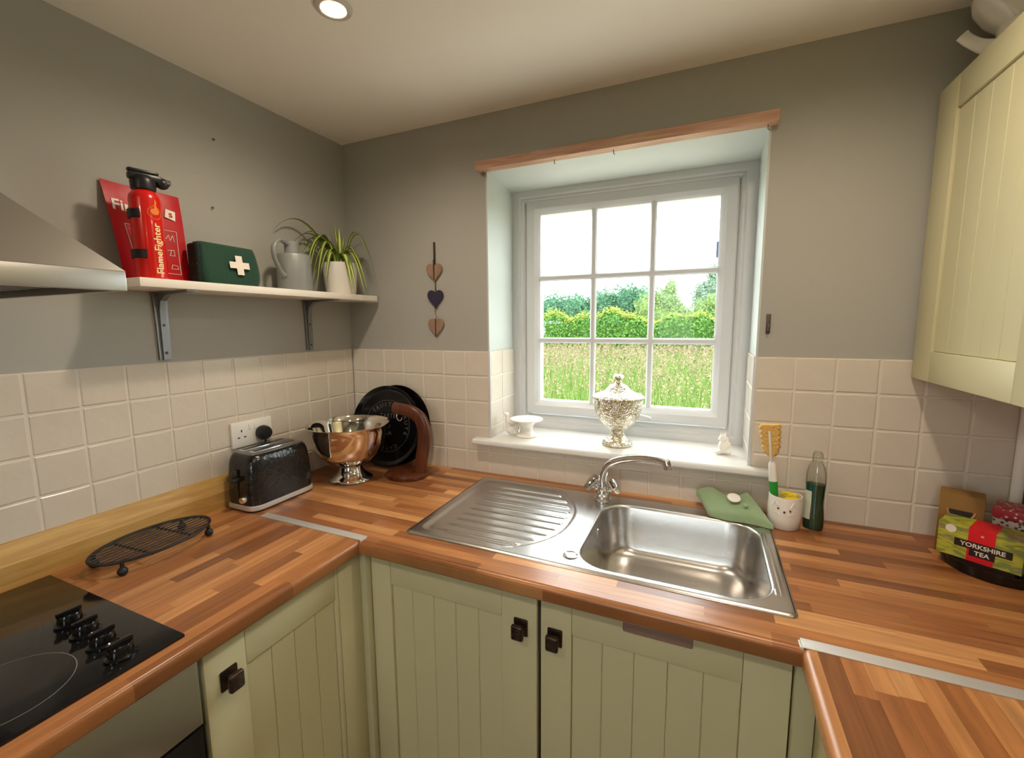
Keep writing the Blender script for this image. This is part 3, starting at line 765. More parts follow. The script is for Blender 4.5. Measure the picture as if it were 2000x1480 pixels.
# fire blanket pouch
ZS = 1.617
fb = thing('fire_blanket', 'flat red fire blanket pouch leaning on the wall behind the extinguisher', 'fire blanket', (.052, -.768, ZS + .001), rot=(R(-9.5), 0, R(90)))
bm = B(); nx_, nz_ = 12, 16; Wb, Hb = .168, .256; rg = []
for side in (1, -1):
    pass
def curl(u, v): # u -1..1, v 0..1
    return .006 * math.sin(u * 2.2 + v * 3) + .010 * max(0, v - .6) * (1 if u < 0 else -.4) * abs(u)
top = [[None] * (nz_ + 1) for _ in range(nx_ + 1)]; bot = [[None] * (nz_ + 1) for _ in range(nx_ + 1)]
for i in range(nx_ + 1):
    for j in range(nz_ + 1):
        u = -1 + 2 * i / nx_; v = j / nz_; th = .0035 * (1 - abs(u) ** 6) * (1 - (2 * v - 1) ** 8) + .0006
        x = u * Wb / 2 * (1 + .05 * v); z = v * Hb + (.006 * v if u < 0 else -.004 * v) * abs(u)
        top[i][j] = bm.verts.new((x, curl(u, v) - th, z)); bot[i][j] = bm.verts.new((x, curl(u, v) + th, z))
for g in (top, bot):
    for i in range(nx_):
        for j in range(nz_): bm.faces.new((g[i][j], g[i + 1][j], g[i + 1][j + 1], g[i][j + 1]))
edge = [(i, 0) for i in range(nx_)] + [(nx_, j) for j in range(nz_)] + [(i, nz_) for i in range(nx_, 0, -1)] + [(0, j) for j in range(nz_, 0, -1)]
for k in range(len(edge)):
    a, c = edge[k], edge[(k + 1) % len(edge)]; bm.faces.new((top[a[0]][a[1]], bot[a[0]][a[1]], bot[c[0]][c[1]], top[c[0]][c[1]]))
ob('pouch', bm, 'red_vinyl', fb, ang=60)
def flat_text(s, size, m, parent, x, y, z, rx=90, bold=0, name='lettering', rz=0, ry=0, align='CENTER'):
    return ob(name, text_mesh(s, size, .0003, align, bold), m, parent, ang=None, loc=(x, y, z), rot=(R(rx), R(ry), R(rz)))
def front(u, v): return curl(u, v) - .0065
flat_text('Fire', .040, 'white_print', fb, -.046, front(-.5, .78), .197, bold=.0008)
b = B(); prism(b, [(.040, .186), (.066, .178), (.070, .205), (.046, .210)], front(.6, .76), front(.6, .76) + .0006, lambda a, c, w_: (a, w_, c)); ob('print_panel', b, 'white_print', fb, ang=None)
flat_text('s', .026, 'red_vinyl', fb, .056, front(.6, .76) - .0004, .195, bold=.0006)
def outline(pts, y, r=.0009):
    q = []
    for (x0, z0), (x1, z1) in zip(pts[:-1], pts[1:]):
        q += [(x0 + (x1 - x0) * k / 8, front((x0 + (x1 - x0) * k / 8) / (Wb / 2), (z0 + (z1 - z0) * k / 8) / Hb) + .0015, z0 + (z1 - z0) * k / 8) for k in range(8)]
    return tube(B(), q + [(pts[-1][0], q[-1][1], pts[-1][1])], r, 5)
ob('print_outline', outline([(-.030, .150), (-.058, .150), (-.050, .030), (.060, .026), (.064, .148), (.036, .150)], front(0, .4) + .0008), 'white_print', fb, ang=None)
for (z, kind) in ((.125, 0), (.085, 1), (.045, 2)):
    y = front(.5, z / Hb) + .0006
    if kind == 0: pts = [(.036, z), (.044, z + .012), (.046, z - .004), (.054, z + .012), (.056, z - .006)]
    elif kind == 1: pts = [(.036, z + .008), (.052, z + .010), (.052, z - .006), (.040, z - .006), (.046, z + .010)]
    else: pts = [(.038, z - .004), (.042, z + .008), (.054, z + .006), (.056, z - .004), (.038, z - .004)]
    ob('pictogram', outline(pts, y, .0008), 'white_print', fb, ang=None)

# fire extinguisher
fe = thing('fire_extinguisher', 'slim red fire extinguisher with black head on the shelf', 'fire extinguisher', (.122, -.822, ZS + .0005))
re_ = .0335
b = B(); lathe(b, [(0, 0), (re_ - .004, 0), (re_, .004), (re_, .196), (re_ - .002, .206), (re_ - .009, .217), (re_ - .018, .224), (0, .225)], 40); ob('cylinder', b, 'red_paint', fe)
b = B(); lathe(b, [(.0, .216), (.020, .216), (.026, .222), (.027, .240), (.024, .250), (.018, .256), (0, .256)], 24)
box(b, -.012, .012, -.030, .040, .244, .262, .005); box(b, -.009, .009, -.030, .034, .262, .271, .004); sphere(b, (0, .040, .246), .016, 14, 8, (.9, 1, .9))
fe_h = ob('valve_head', b, 'black_plastic', fe, rot=(0, 0, R(-12)))
b = B(); tube(b, [(.004, .046, .250), (.010, .056, .249)], .007, 10); ob('nozzle', b, 'grey_metal', fe_h)
for z, az in ((.148, 250), (.050, 262)):
    b = B(); n = 14; rgs = []
    for k in range(n + 1):
        a = R(az - 60 + 120 * k / n) - 0; q = (math.cos(a), math.sin(a)); rgs.append([b.verts.new((r_ * q[0], r_ * q[1], zz)) for r_, zz in ((re_ + .0003, z), (re_ + .0045, z + .001), (re_ + .0045, z + .021), (re_ + .0003, z + .022))])
    skin(b, rgs); b.faces.new(rgs[0]); b.faces.new(rgs[-1]); ob('strap', b, 'black_plastic', fe)
bm = text_mesh('FlameFighter', .0242, .0, 'LEFT', .0003, sub=2)
for v in bm.verts:
    a = R(6) - v.co.y / re_; rr_ = re_ + .0006; z = .012 + v.co.x; v.co = (rr_ * math.cos(a), rr_ * math.sin(a), z)
ob('lettering', bm, 'yellow_print', fe, ang=None)
bm = B(); fl = [(.0, -.012), (.008, -.010), (.011, -.003), (.008, .004), (.004, .012), (.006, .020), (.001, .028), (.0, .016), (-.004, .008), (-.006, .002), (-.010, -.004), (-.007, -.010)]
vs = [bm.verts.new((re_ * 1.02 * math.cos(R(4) + x / re_), re_ * 1.02 * math.sin(R(4) + x / re_), .170 + z)) for x, z in fl]; bm.faces.new(vs); bmesh.ops.triangulate(bm, faces=bm.faces)
ob('flame_emblem', bm, 'orange_print', fe, ang=None)
bm = tube(B(), [(re_ * 1.012 * math.cos(R(4) + .0155 * math.cos(t) / re_), re_ * 1.012 * math.sin(R(4) + .0155 * math.cos(t) / re_), .163 + .0155 * math.sin(t)) for t in [2 * PI * k / 28 for k in range(29)]], .0007, 5, caps=False)
ob('emblem_ring', bm, 'orange_print', fe, ang=None)

# first aid kit
fk = thing('first_aid_kit', 'dark green first aid pouch with a white cross on the shelf', 'first aid kit', (.092, -.598, ZS + .0005), R(84))
def pouch(bm, w, d, h, nu=16, nv=10):
    rg = []
    for j in range(nv + 1):
        v = j / nv; k = 1 - .10 * abs(2 * v - 1) ** 3; kd = (1 - .65 * v ** 1.5) * (1 - .15 * (1 - v) ** 6)
        ring = rrect(w * k, d * kd, min(.02, d * kd * .42), 5)
        rg.append([bm.verts.new((x, y + d * .12 * v, v * h * (1 - .06 * (x / w + .5)) + .002 * math.sin(9 * x / w + 3))) for x, y in ring])
    skin(bm, rg); bm.faces.new(rg[0][::-1]); bm.faces.new(rg[-1]); return bm
ob('pouch', pouch(B(), .178, .075, .126), 'green_fabric', fk, ang=70)
b = tube(B(), smooth_path([(-.086, .012, .119), (-.04, .010, .121), (.03, .010, .117), (.084, .012, .112)], 6), .0035, 8); ob('zip', b, 'dark_green_fabric', fk)
b = B(); box(b, -.098, -.080, -.022, .030, .004, .118, .008, 3); ob('end_gusset', b, 'dark_green_fabric', fk)
b = B()
q_, w2 = .029, .0098
prism(b, [(-w2, -q_), (w2, -q_), (w2, -w2), (q_, -w2), (q_, w2), (w2, w2), (w2, q_), (-w2, q_), (-w2, w2), (-q_, w2), (-q_, -w2), (-w2, -w2)], -.0006, .0006, lambda a, c, w_: (a, w_, c))
ob('cross', b, 'white_print', fk, ang=None, loc=(.016, -.0338, .062), rot=(R(-9.5), 0, 0))

# watering can / jug
jg = thing('watering_can', 'small grey metal jug with looped side handle beside the plant', 'jug', (.085, -.352, ZS + .0005))
b = B(); lathe(b, [(0, 0), (.054, 0), (.057, .004), (.056, .120), (.053, .127), (.046, .130), (.0, .131)], 36); ob('jug_body', b, 'can_grey', jg)
b = B(); lathe(b, [(.024, .130), (.024, .172), (.0225, .172), (.0225, .132)], 28, 0, -.006); ob('neck', b, 'can_grey', jg)
b = tube(B(), smooth_path([(.006, -.028, .160), (.010, -.062, .168), (.012, -.088, .146), (.012, -.086, .105), (.014, -.068, .066), (.018, -.0535, .048)], 6), .0075, 10, sq=(1.3, .7)); ob('handle', b, 'can_grey', jg)

# spider plant
pc = (.092, -.140)
pl_ = thing('spider_plant', 'striped spider plant in a white pot at the end of the shelf', 'potted plant', (pc[0], pc[1], ZS + .0005))
b = B(); lathe(b, [(0, 0), (.053, 0), (.056, .004), (.067, .116), (.0675, .122), (.063, .122), (.061, .108), (0, .108)], 36); ob('pot', b, 'white_ceramic', pl_)
b = B(); lathe(b, [(.0615, .107), (.03, .114), (0, .116)], 20); ob('soil', b, 'soil', pl_)
def tp(a, t, z): # a: along the shelf towards the corner side, t: towards the room
    return (max(-.082, .72 * a + .70 * t), min(.128, .70 * a - .72 * t), z)
tips = [(tp(-.235, .10, .205), .37, .012), (tp(-.15, .02, .205), .30, .011), (tp(-.17, .06, .165), .31, .012), (tp(-.155, .08, .125), .30, .012), (tp(-.150, .10, .09), .28, .012),
 (tp(-.118, .10, .002), .38, .013), (tp(-.128, .11, .02), .36, .013), (tp(-.085, .10, .012), .33, .013), (tp(-.10, .06, .05), .30, .013), (tp(-.07, .07, .075), .25, .014), (tp(-.05, .09, .055), .24, .013),
 (tp(.040, .098, .010), .24, .016), (tp(.055, .099, .008), .22, .013), (tp(.085, .085, -.004), .27, .014), (tp(.095, .08, .02), .26, .012), (tp(.115, .06, .10), .38, .009), (tp(.14, .03, .03), .40, .009), (tp(.10, -.02, .205), .22, .008),
 (tp(-.012, -.02, .275), .20, .013), (tp(.004, .01, .258), .19, .014), (tp(-.03, .0, .250), .19, .013), (tp(.02, -.03, .235), .18, .013), (tp(-.10, -.02, .22), .26, .011), (tp(-.125, .0, .19), .28, .011), (tp(-.09, .03, .19), .25, .012),
 (tp(-.13, .04, .15), .29, .012), (tp(-.07, -.04, .21), .22, .011), (tp(.06, .05, .15), .24, .011), (tp(.075, .02, .12), .25, .012), (tp(-.04, .06, .14), .22, .013), (tp(-.11, .07, .10), .27, .012), (tp(-.14, .05, .06), .31, .012)]
rp = random.Random(11)
for (dx, dy, z), ch, lw in tips:
    p0 = Vector((dx * .12 + rp.uniform(-.008, .008), dy * .10 + rp.uniform(-.008, .008), .110)); p2 = Vector((dx, dy, z)); p1 = Vector((dx * .55, dy * .55, ch))
    P = bez(p0, p1, p2, n=14); bm = B(); rws = []
    for i, q in enumerate(P):
        t = (P[min(i + 1, 14)] - P[max(i - 1, 0)]).normalized(); s_ = t.cross(Vector((0, 0, 1)))
        s_ = s_.normalized() if s_.length > 1e-4 else Vector((0, 1, 0)); nn = s_.cross(t); k = i / 14
        w_ = lw * .86 * (min(1, .45 + 2.2 * k)) * (1 - k ** 3) + .0004
        q = Vector((max(q.x, -pc[0] + .004), min(q.y, -pc[1] - .006), q.z))
        if q.x < .078 : q.z = max(q.z, .003)
        rws.append([bm.verts.new(q + s_ * w_ * a - nn * (.35 * w_ * (1 - abs(a)))) for a in (-1, -.42, .42, 1)])
    for a, c in zip(rws[:-1], rws[1:]):
        for k in range(3): bm.faces.new((a[k], a[k + 1], c[k + 1], c[k])).material_index = 1 if k == 1 else 0
    ob('leaf', bm, ['leaf_dark', 'leaf_pale'], pl_, ang=80)

# ------------------------------------------------------------------ socket, plug, toaster
so = thing('wall_socket', 'white double wall socket on the left tiles behind the toaster', 'socket', (.0012, -.505, 1.130))
ob('faceplate', box(B(), 0, .010, -.074, .074, -.043, .043, .002), 'white_plastic', so)
for y0 in (-.040, .034):
    for dy_, dz_, hw_, hh_ in ((0, .012, .002, .004), (-.011, -.010, .004, .002), (.011, -.010, .004, .002)):
        ob('socket_hole', box(B(), .0095, .0104, y0 + dy_ - hw_, y0 + dy_ + hw_, dz_ - hh_, dz_ + hh_), 'black_plastic', so, ang=None)
for y0 in (-.014, .006): ob('rocker_switch', box(B(), .0098, .0125, y0, y0 + .010, .010, .030, .001), 'white_plastic', so)
pg = thing('mains_plug', 'round black plug in the wall socket with cable to the toaster', 'plug', (.0118, -.472, 1.122))
b = B(); M_ = Matrix.Rotation(R(90), 4, 'Y'); lathe(b, [(0, 0), (.024, 0), (.026, .006), (.024, .022), (.019, .030), (.0, .031)], 24); bmesh.ops.transform(b, matrix=M_, verts=b.verts); ob('plug_body', b, 'black_plastic', pg)
b = tube(B(), smooth_path([(.016, .0, -.020), (.017, .002, -.05), (.022, .02, -.10), (.03, .075, -.16), (.03, .10, -.199), (.07, .11, -.2075), (.10, .09, -.2075)], 6), .0035, 8); ob('cable', b, 'black_plastic', pg)

ts = thing('toaster', 'black two-slice toaster with textured sides and silver base trim', 'toaster', (.103, -.515, WT + .0004))
TW, TL = .140, .242
def tring(b, k, l, z, r): return [b.verts.new((x, y, z)) for x, y in rrect(k, l, r, 6)]
b = B(); rg = [tring(b, TW - .010, TL - .010, 0, .03), tring(b, TW, TL, .003, .034), tring(b, TW, TL, .006, .034)]; skin(b, rg); b.faces.new(rg[0]); ob('feet_pad', b, 'black_plastic', ts)
b = B(); rg = [tring(b, TW + .004, TL + .004, .006, .036), tring(b, TW + .005, TL + .005, .010, .036), tring(b, TW + .003, TL + .003, .019, .035), tring(b, TW - .004, TL - .004, .021, .033)]; skin(b, rg); b.faces.new(rg[0]); ob('base_trim', b, 'strip_metal', ts)
b = B(); rg = [tring(b, TW - .003, TL - .003, .0195, .034), tring(b, TW - .001, TL - .001, .06, .035), tring(b, TW - .005, TL - .006, .12, .035), tring(b, TW - .009, TL - .014, .155, .036), tring(b, TW - .016, TL - .026, .171, .034), tring(b, TW - .028, TL - .044, .180, .028)]
skin(b, rg); b.faces.new(rg[-1]); ob('housing', b, 'toaster_black', ts, ang=60)
mat('toaster_top', S((120, 118, 116)), .3, .6)
b = B(); rg = [tring(b, TW - .029, TL - .046, .1795, .028), tring(b, TW - .030, TL - .048, .1825, .027), tring(b, TW - .036, TL - .054, .184, .025)]; skin(b, rg); b.faces.new(rg[-1]); ob('top_plate', b, 'toaster_top', ts)
for x in (-.025, .025):
    b = B(); box(b, x - .014, x + .014, -.082, .082, .1835, .1855, .0008); box(b, x - .0105, x + .0105, -.077, .077, .1854, .1858); sl_ = ob('bread_slot', b, 'chrome', ts)
    ob('slot_opening', box(B(), x - .0095, x + .0095, -.076, .076, .1858, .1861), 'black_plastic', sl_, ang=None)
b = B(); box(b, -.017, .017, -TL / 2 - .022, -TL / 2 + .004, .098, .112, .005, 3); ob('lever', b, 'black_plastic', ts)
b = B(); box(b, -.006, .006, -TL / 2 - .0014, -TL / 2 + .004, .040, .135, .0005); ob('lever_slot', b, 'black_gloss', ts)
b = B(); M_ = Matrix.Translation((.028, -TL / 2 + .006, .042)) @ Matrix.Rotation(R(90), 4, 'X'); lathe(b, [(0, .018), (.009, .018), (.011, .014), (.011, 0)], 18); bmesh.ops.transform(b, matrix=M_, verts=b.verts); ob('dial', b, 'chrome', ts)

# ------------------------------------------------------------------ trivet
tv = thing('trivet', 'oval black iron trivet of thin bars on ball feet', 'trivet', (.137, -.890, WT), R(4))
a_, c_ = .084, .136
b = tube(B(), [(a_ * math.cos(t), c_ * math.sin(t), .034) for t in [2 * PI * k / 48 for k in range(49)]], .0042, 8, caps=False); ob('rim', b, 'black_iron', tv)
for k in range(-5, 6):
    x = k * .0155; l = c_ * math.sqrt(max(0, 1 - (x / a_) ** 2)) - .001
    ob('bar', tube(B(), [(x, -l, .0345), (x, l, .0345)], .0020, 6), 'black_iron', tv)
ob('cross_bar', tube(B(), [(-.075, .05, .030), (.075, .05, .030)], .0028, 6), 'black_iron', tv); ob('cross_bar', tube(B(), [(-.075, -.05, .030), (.075, -.05, .030)], .0028, 6), 'black_iron', tv)
for sx in (-1, 1):
    for sy in (-1, 1):
        b = tube(B(), [(sx * .054, sy * .104, .033), (sx * .055, sy * .105, .016)], .0045, 8); sphere(b, (sx * .055, sy * .105, .0108), .0108, 14, 10); ob('foot', b, 'black_iron', tv)

# ------------------------------------------------------------------ silver footed bowl
bw_ = thing('footed_bowl', 'polished silver pedestal bowl in front of the round trays', 'bowl', (.212, -.262, WT + .0003))
b = B(); lathe(b, [(0, .002), (.076, 0), (.079, .003), (.077, .007), (.066, .013), (.050, .026), (.042, .042), (.040, .052), (.044, .058), (.050, .061)], 48); ob('foot', b, 'silver', bw_)
b = B(); lathe(b, [(0, .058), (.046, .060), (.085, .078), (.112, .105), (.132, .145), (.143, .190), (.148, .210), (.153, .2145), (.1535, .217), (.151, .218), (.1455, .2125), (.140, .190), (.129, .147), (.109, .108), (.082, .082), (.044, .065), (0, .063)], 64); ob('dish', b, 'silver', bw_)

# round black trays leaning on the back wall
def tray(loc, tilt, rz, lab, face):
    t = thing('round_tray', lab, 'tray', loc, rot=(R(tilt), 0, R(rz)))
    Rt = .166; b = B(); lathe(b, [(0, 0), (Rt - .022, 0), (Rt - .014, -.004), (Rt - .002, -.013), (Rt, -.014), (Rt + .0015, -.012), (Rt - .010, .002), (Rt - .016, .005), (0, .005)], 56)
    bmesh.ops.transform(b, matrix=Matrix.Translation((0, 0, Rt + .0012)) @ Matrix.Rotation(R(-90), 4, 'X'), verts=b.verts)   # local z -> +y ; front (-z) -> -y
    ob('tray_pan', b, 'black_gloss', t)
    if face:
        for r_ in (.108,): 
            bm = tube(B(), [(r_ * math.cos(q), -.0006, Rt + r_ * math.sin(q)) for q in [2 * PI * k / 60 for k in range(61)]], .0009, 5, caps=False); ob('chalk_ring', bm, 'chalk_print', t, ang=None)
        def arc(s, r_, a0, step, size):
            for k, ch in enumerate(s):
                a = R(a0 - k * step); ob('lettering', text_mesh(ch, size, .0002), 'chalk_print', t, ang=None, loc=(r_ * math.cos(a), -.0009, Rt + r_ * math.sin(a)), rot=(R(90), -(a - PI / 2), 0))
        arc('TRUIT', .090, 138, 13, .024); arc('SAUTE', .092, 40, 14, .024); arc('CAFE', .092, -60, 13, .022)
        flat_text('TARTE', .026, 'chalk_print', t, 0.0, -.0009, Rt + .042); flat_text('DU', .02, 'chalk_print', t, .0, -.0009, Rt - .002); flat_text('JOUR', .02, 'chalk_print', t, 0, -.0009, Rt - .03)
    return t
tray((.232, -.094, WT + .0018), -10.5, 4, 'front round black tray with faint chalk lettering leaning on tiles', True)
tray((.262, -.058, WT + .0018), -8.0, 2, 'plain round black tray tucked behind the lettered one', False)

# banana stand
bs = thing('banana_stand', 'dark wooden banana stand with curved neck and steel hook', 'banana stand', (.405, -.152, WT + .0004), R(8))
b = B(); lathe(b, [(0, 0), (.072, 0), (.074, .004), (.072, .015), (.066, .019), (0, .019)], 40, -.012, 0, sx=1.15); ob('base', b, 'dark_wood', bs)
path = smooth_path([(.042, .0, .012), (.052, 0, .07), (.064, 0, .13), (.066, 0, .185), (.052, 0, .228), (.020, 0, .252), (-.02, 0, .262), (-.060, 0, .268)], 6)
b = B(); rgs = []
for i, q in enumerate(path):
    t = (path[min(i + 1, len(path) - 1)] - path[max(i - 1, 0)]).normalized(); nn = Vector((t.z, 0, -t.x)); k = i / (len(path) - 1)
    w_ = .023 - .002 * k + .003 * math.sin(PI * k); d_ = .016
    rgs.append([b.verts.new(q + nn * w_ * math.copysign(abs(math.cos(a)) ** .6, math.cos(a)) + Vector((0, d_ * math.copysign(abs(math.sin(a)) ** .6, math.sin(a)), 0))) for a in [2 * PI * j / 16 for j in range(16)]])
skin(b, rgs); b.faces.new(rgs[0]); b.faces.new(rgs[-1]); ob('neck', b, 'dark_wood', bs, ang=60)
hk = Vector((-.048, 0, .246))
b = tube(B(), smooth_path([hk, hk + Vector((0, 0, -.014)), hk + Vector((.007, -.003, -.026)), hk + Vector((.018, -.003, -.027)), hk + Vector((.022, 0, -.016))], 6), .0018, 8); ob('hook', b, 'chrome', bs)

# ------------------------------------------------------------------ sill ornaments
ZW = WZ0 + .0006
jr = thing('lidded_jar', 'silver mercury-glass lidded jar on a foot on the sill', 'jar', (1.158, .092, ZW))
b = B(); lathe(b, [(0, 0), (.052, 0), (.055, .004), (.053, .012), (.044, .020), (.030, .032), (.024, .044), (.024, .052), (.032, .060), (.055, .078), (.074, .102), (.084, .132), (.087, .160), (.088, .172), (.085, .176), (.080, .172), (0, .168)], 56); ob('jar_body', b, 'mercury_glass', jr)
b = B(); lathe(b, [(.0, .174), (.089, .174), (.091, .179), (.086, .185), (.066, .192), (.048, .200), (.040, .210), (.030, .220), (.016, .226), (.010, .232), (.009, .240), (.017, .244), (.020, .250), (.016, .257), (.006, .260), (0, .2605)], 56); ld = ob('lid', b, 'mercury_glass', jr)
b = B()
for k in range(40):
    a = 2 * PI * k / 40; sphere(b, (.088 * math.cos(a), .088 * math.sin(a), .176), .0058, 8, 6)
ob('beading', b, 'mercury_glass', jr, label='beaded rim')

cp = thing('pedestal_dish', 'white china pedestal dish with a small figure at its side', 'ornament', (.803, .080, ZW))
b = B(); lathe(b, [(0, 0), (.040, 0), (.042, .004), (.036, .009), (.027, .018), (.024, .032), (.028, .046), (.042, .058), (.062, .066), (.066, .069), (.065, .071), (.050, .067), (0, .062)], 44); ob('dish', b, 'white_ceramic', cp)
me = blob([((-.060, -.004, .016), .015, (1.3, 1, .9)), ((-.046, -.004, .010), .010, (1.4, 1, .8)), ((-.072, -.004, .032), .011, (.9, .9, 1.3)), ((-.075, -.004, .050), .010, (.8, .9, 1.5)), ((-.076, -.006, .068), .009), ((-.084, -.008, .074), .0045, (1.8, .8, .7)), ((-.064, -.010, .044), .005, (1.8, .8, .8)), ((-.052, -.010, .040), .0045, (1.6, .8, .8)), ((-.036, -.006, .022), .006, (1, 1, 1.6)), ((-.032, -.006, .036), .0055, (1, 1, 1.6))], .0022, 5)
fg_ = ob('figure', me, 'white_ceramic', cp, ang=80); fg_.scale = (1.12, 1.12, 1.22); fg_.location = (.004, -.006, 0)
b = tube(B(), smooth_path([(-.024, -.004, .044), (-.034, -.006, .050), (-.042, -.006, .044), (-.040, -.006, .034), (-.030, -.006, .028)], 5), .003, 8); ob('scroll_handle', b, 'white_ceramic', cp)

ty = thing('animal_figurine', 'tiny white china animal figurine at the right of the sill', 'ornament', (1.511, .105, ZW), R(25))
me = blob([((0, 0, .026), .017, (1, .9, 1.3)), ((-.004, -.004, .056), .013, (1, .95, 1)), ((-.015, -.008, .053), .006, (1.3, 1, .8)), ((.004, -.004, .069), .005, (.8, .6, 1.3)), ((-.010, -.002, .069), .005, (.8, .6, 1.3)), ((-.018, -.006, .008), .008, (1.7, 1, .9)), ((.014, -.010, .008), .009, (1.2, 1, .9)), ((.016, .006, .044), .007, (.9, .9, 1.7)), ((.022, .004, .030), .007, (1, 1, 1.5)), ((0, 0, .008), .014, (1.2, 1, .6))], .0022, 5)
ob('animal', me, 'white_ceramic', ty, ang=80)

# ------------------------------------------------------------------ wall decorations
hg = thing('heart_garland', 'string of three small wooden hearts hanging left of the window', 'garland', (.444, .0048, 1.45))
def heart(bm, s, cx, cz, y0, y1):
    pts = []
    for k in range(36):
        t = 2 * PI * k / 36; pts.append((cx + s * .0625 * 16 * math.sin(t) ** 3, cz + s * .0625 * (13 * math.cos(t) - 5 * math.cos(2 * t) - 2 * math.cos(3 * t) - math.cos(4 * t)) * 1.12))
    return prism(bm, pts, y0, y1, lambda a, c, w_: (a, w_, c))
for cz, m_ in ((.255, 'pale_heart'), (.152, 'navy_heart'), (.040, 'pale_heart')):
    ob('heart', heart(B(), .036, (.0 if cz > .2 else .002), cz, -.010, -.003), m_, hg, ang=50)
ob('ribbon', box(B(), -.0035, .0035, -.0045, -.0005, .235, .368), 'ribbon_dark', hg, ang=None)
ob('ribbon', box(B(), -.002, .003, -.0115, -.010, .222, .300), 'ribbon_dark', hg, ang=None)
ob('ribbon', box(B(), -.001, .004, -.0055, -.002, .168, .222), 'ribbon_green', hg, ang=None)
ob('ribbon', tube(B(), [(.002, -.005, .118), (-.003, -.006, .100), (.003, -.006, .072)], .0018, 6), 'pale_heart', hg)
ob('ribbon', box(B(), .0, .004, -.0115, -.010, .0, .07), 'ribbon_dark', hg, ang=None)
hk_ = thing('wall_hook', 'small rusty metal hook on the wall right of the window', 'hook', (1.611, .006, 1.49))
ob('plate', box(B(), -.006, .006, -.004, 0, -.028, .030, .002), 'rust_metal', hk_)
ob('hook', tube(B(), smooth_path([(0, -.003, .004), (0, -.016, .000), (0, -.022, -.010), (0, -.014, -.018), (0, -.008, -.012)], 5), .0028, 8), 'rust_metal', hk_)
for y, z, lb in ((-.547, 2.079, 'small nail high on the left wall near the ceiling'), (-.569, 1.868, 'small nail in the left wall above the first aid pouch')):
    tag(ob('nail', tube(B(), [(-.007, y, z), (-.001, y, z - .001), (.0008, y, z - .001)], [.0016, .0016, .0036], 8), 'rust_metal'), lb, 'nail')

# ------------------------------------------------------------------ washing-up things
ct = thing('folded_cloth', 'sage green felt cloth with a white button on the sink edge', 'cloth', (1.54, -.085, WT + .006))
bm = B(); nu, nv = 22, 10; g1, g2 = [], []
A_, B_, C_, D_ = Vector((-.105, .052, .030)), Vector((.040, .056, .038)), Vector((.100, -.058, .0)), Vector((-.066, -.040, .004))
for i in range(nu + 1):
    r1_, r2_ = [], []
    for j in range(nv + 1):
        u, v = i / nu, j / nv
        q = (A_.lerp(B_, u)).lerp(D_.lerp(C_, u), v)
        q.z += .012 * math.sin(PI * u) * math.sin(PI * v) + .006 * math.sin(u * 7 + v * 3) * (1 - .6 * v) - .016 * max(0, math.sin(PI * (u - .35) * 1.6)) * (1 - v) ** 2
        q.z = max(q.z, .0006); th = .026 * (1 - .25 * v) * (.55 + .45 * math.sin(PI * min(1, max(0, u * .9 + .05))))
        r1_.append(bm.verts.new(q)); r2_.append(bm.verts.new(q + Vector((0, .002, th))))
    g1.append(r1_); g2.append(r2_)
for g in (g1, g2):
    for i in range(nu):
        for j in range(nv): bm.faces.new((g[i][j], g[i + 1][j], g[i + 1][j + 1], g[i][j + 1]))
edge = [(i, 0) for i in range(nu)] + [(nu, j) for j in range(nv)] + [(i, nv) for i in range(nu, 0, -1)] + [(0, j) for j in range(nv, 0, -1)]
for k in range(len(edge)):
    a, c = edge[k], edge[(k + 1) % len(edge)]; bm.faces.new((g1[a[0]][a[1]], g2[a[0]][a[1]], g2[c[0]][c[1]], g1[c[0]][c[1]]))
ob('felt', bm, 'felt_green', ct, ang=70)
b = B(); lathe(b, [(0, .004), (.010, .0038), (.0175, .0035), (.019, .0018), (.018, 0)], 28); ob('button', b, 'button_white', ct, loc=(.000, -.002, .0560), rot=(R(22), R(4), 0))
b = B(); lathe(b, [(0, .003), (.006, .003), (.008, .001), (.0075, 0)], 18); ob('button', b, 'felt_green', ct, loc=(.030, -.024, .0475), rot=(R(24), R(6), 0), label='small green button')

cu_ = thing('ceramic_pot', 'white ceramic pot with a small animal face by the tiles', 'pot', (1.671, -.088, WT + .0004), R(-14))
b = B(); lathe(b, [(0, 0), (.036, 0), (.039, .003), (.0425, .03), (.0435, .06), (.042, .090), (.0415, .0945), (.0395, .0945), (.040, .088), (.041, .06), (.038, .012), (0, .010)], 44); ob('pot_body', b, 'white_ceramic', cu_)
def on_pot(a, z, r=.0437): return Vector((r * math.sin(a), -r * math.cos(a), z))
for a, z, s_ in ((-.26, .064, .0028), (.42, .061, .0028), (.10, .056, .0032)):
    b = B(); sphere(b, on_pot(a, z), s_, 10, 7); ob('face_dot', b, 'face_print', cu_)
for a in (-.42, .62):
    b = tube(B(), [on_pot(a - .18, .070), on_pot(a - .03, .083), on_pot(a + .15, .072)], .0016, 6); ob('ear_relief', b, 'white_ceramic', cu_)
for a, s_ in ((-.35, 1), (.56, -1)):
    b = tube(B(), [on_pot(a - .22, .048), on_pot(a, .052), on_pot(a + .2, .047)], .0013, 6); ob('cheek_relief', b, 'white_ceramic', cu_)
sp1 = thing('sponge', 'yellow sponge cloth upright at the back of the white pot', 'sponge', (1.686, -.074, WT + .011))
ob('sponge_pad', box(B(), -.024, .018, -.006, .006, 0, .086, .004, 3), 'sponge_yellow', sp1, rot=(0, 0, R(-20)))
sp2 = thing('sponge', 'yellow sponge lying in the front of the white pot', 'sponge', (1.683, -.098, WT + .011))
ob('sponge_pad', box(B(), -.020, .020, -.008, .008, 0, .078, .004, 3), 'sponge_yellow', sp2, rot=(0, R(4), R(25)))
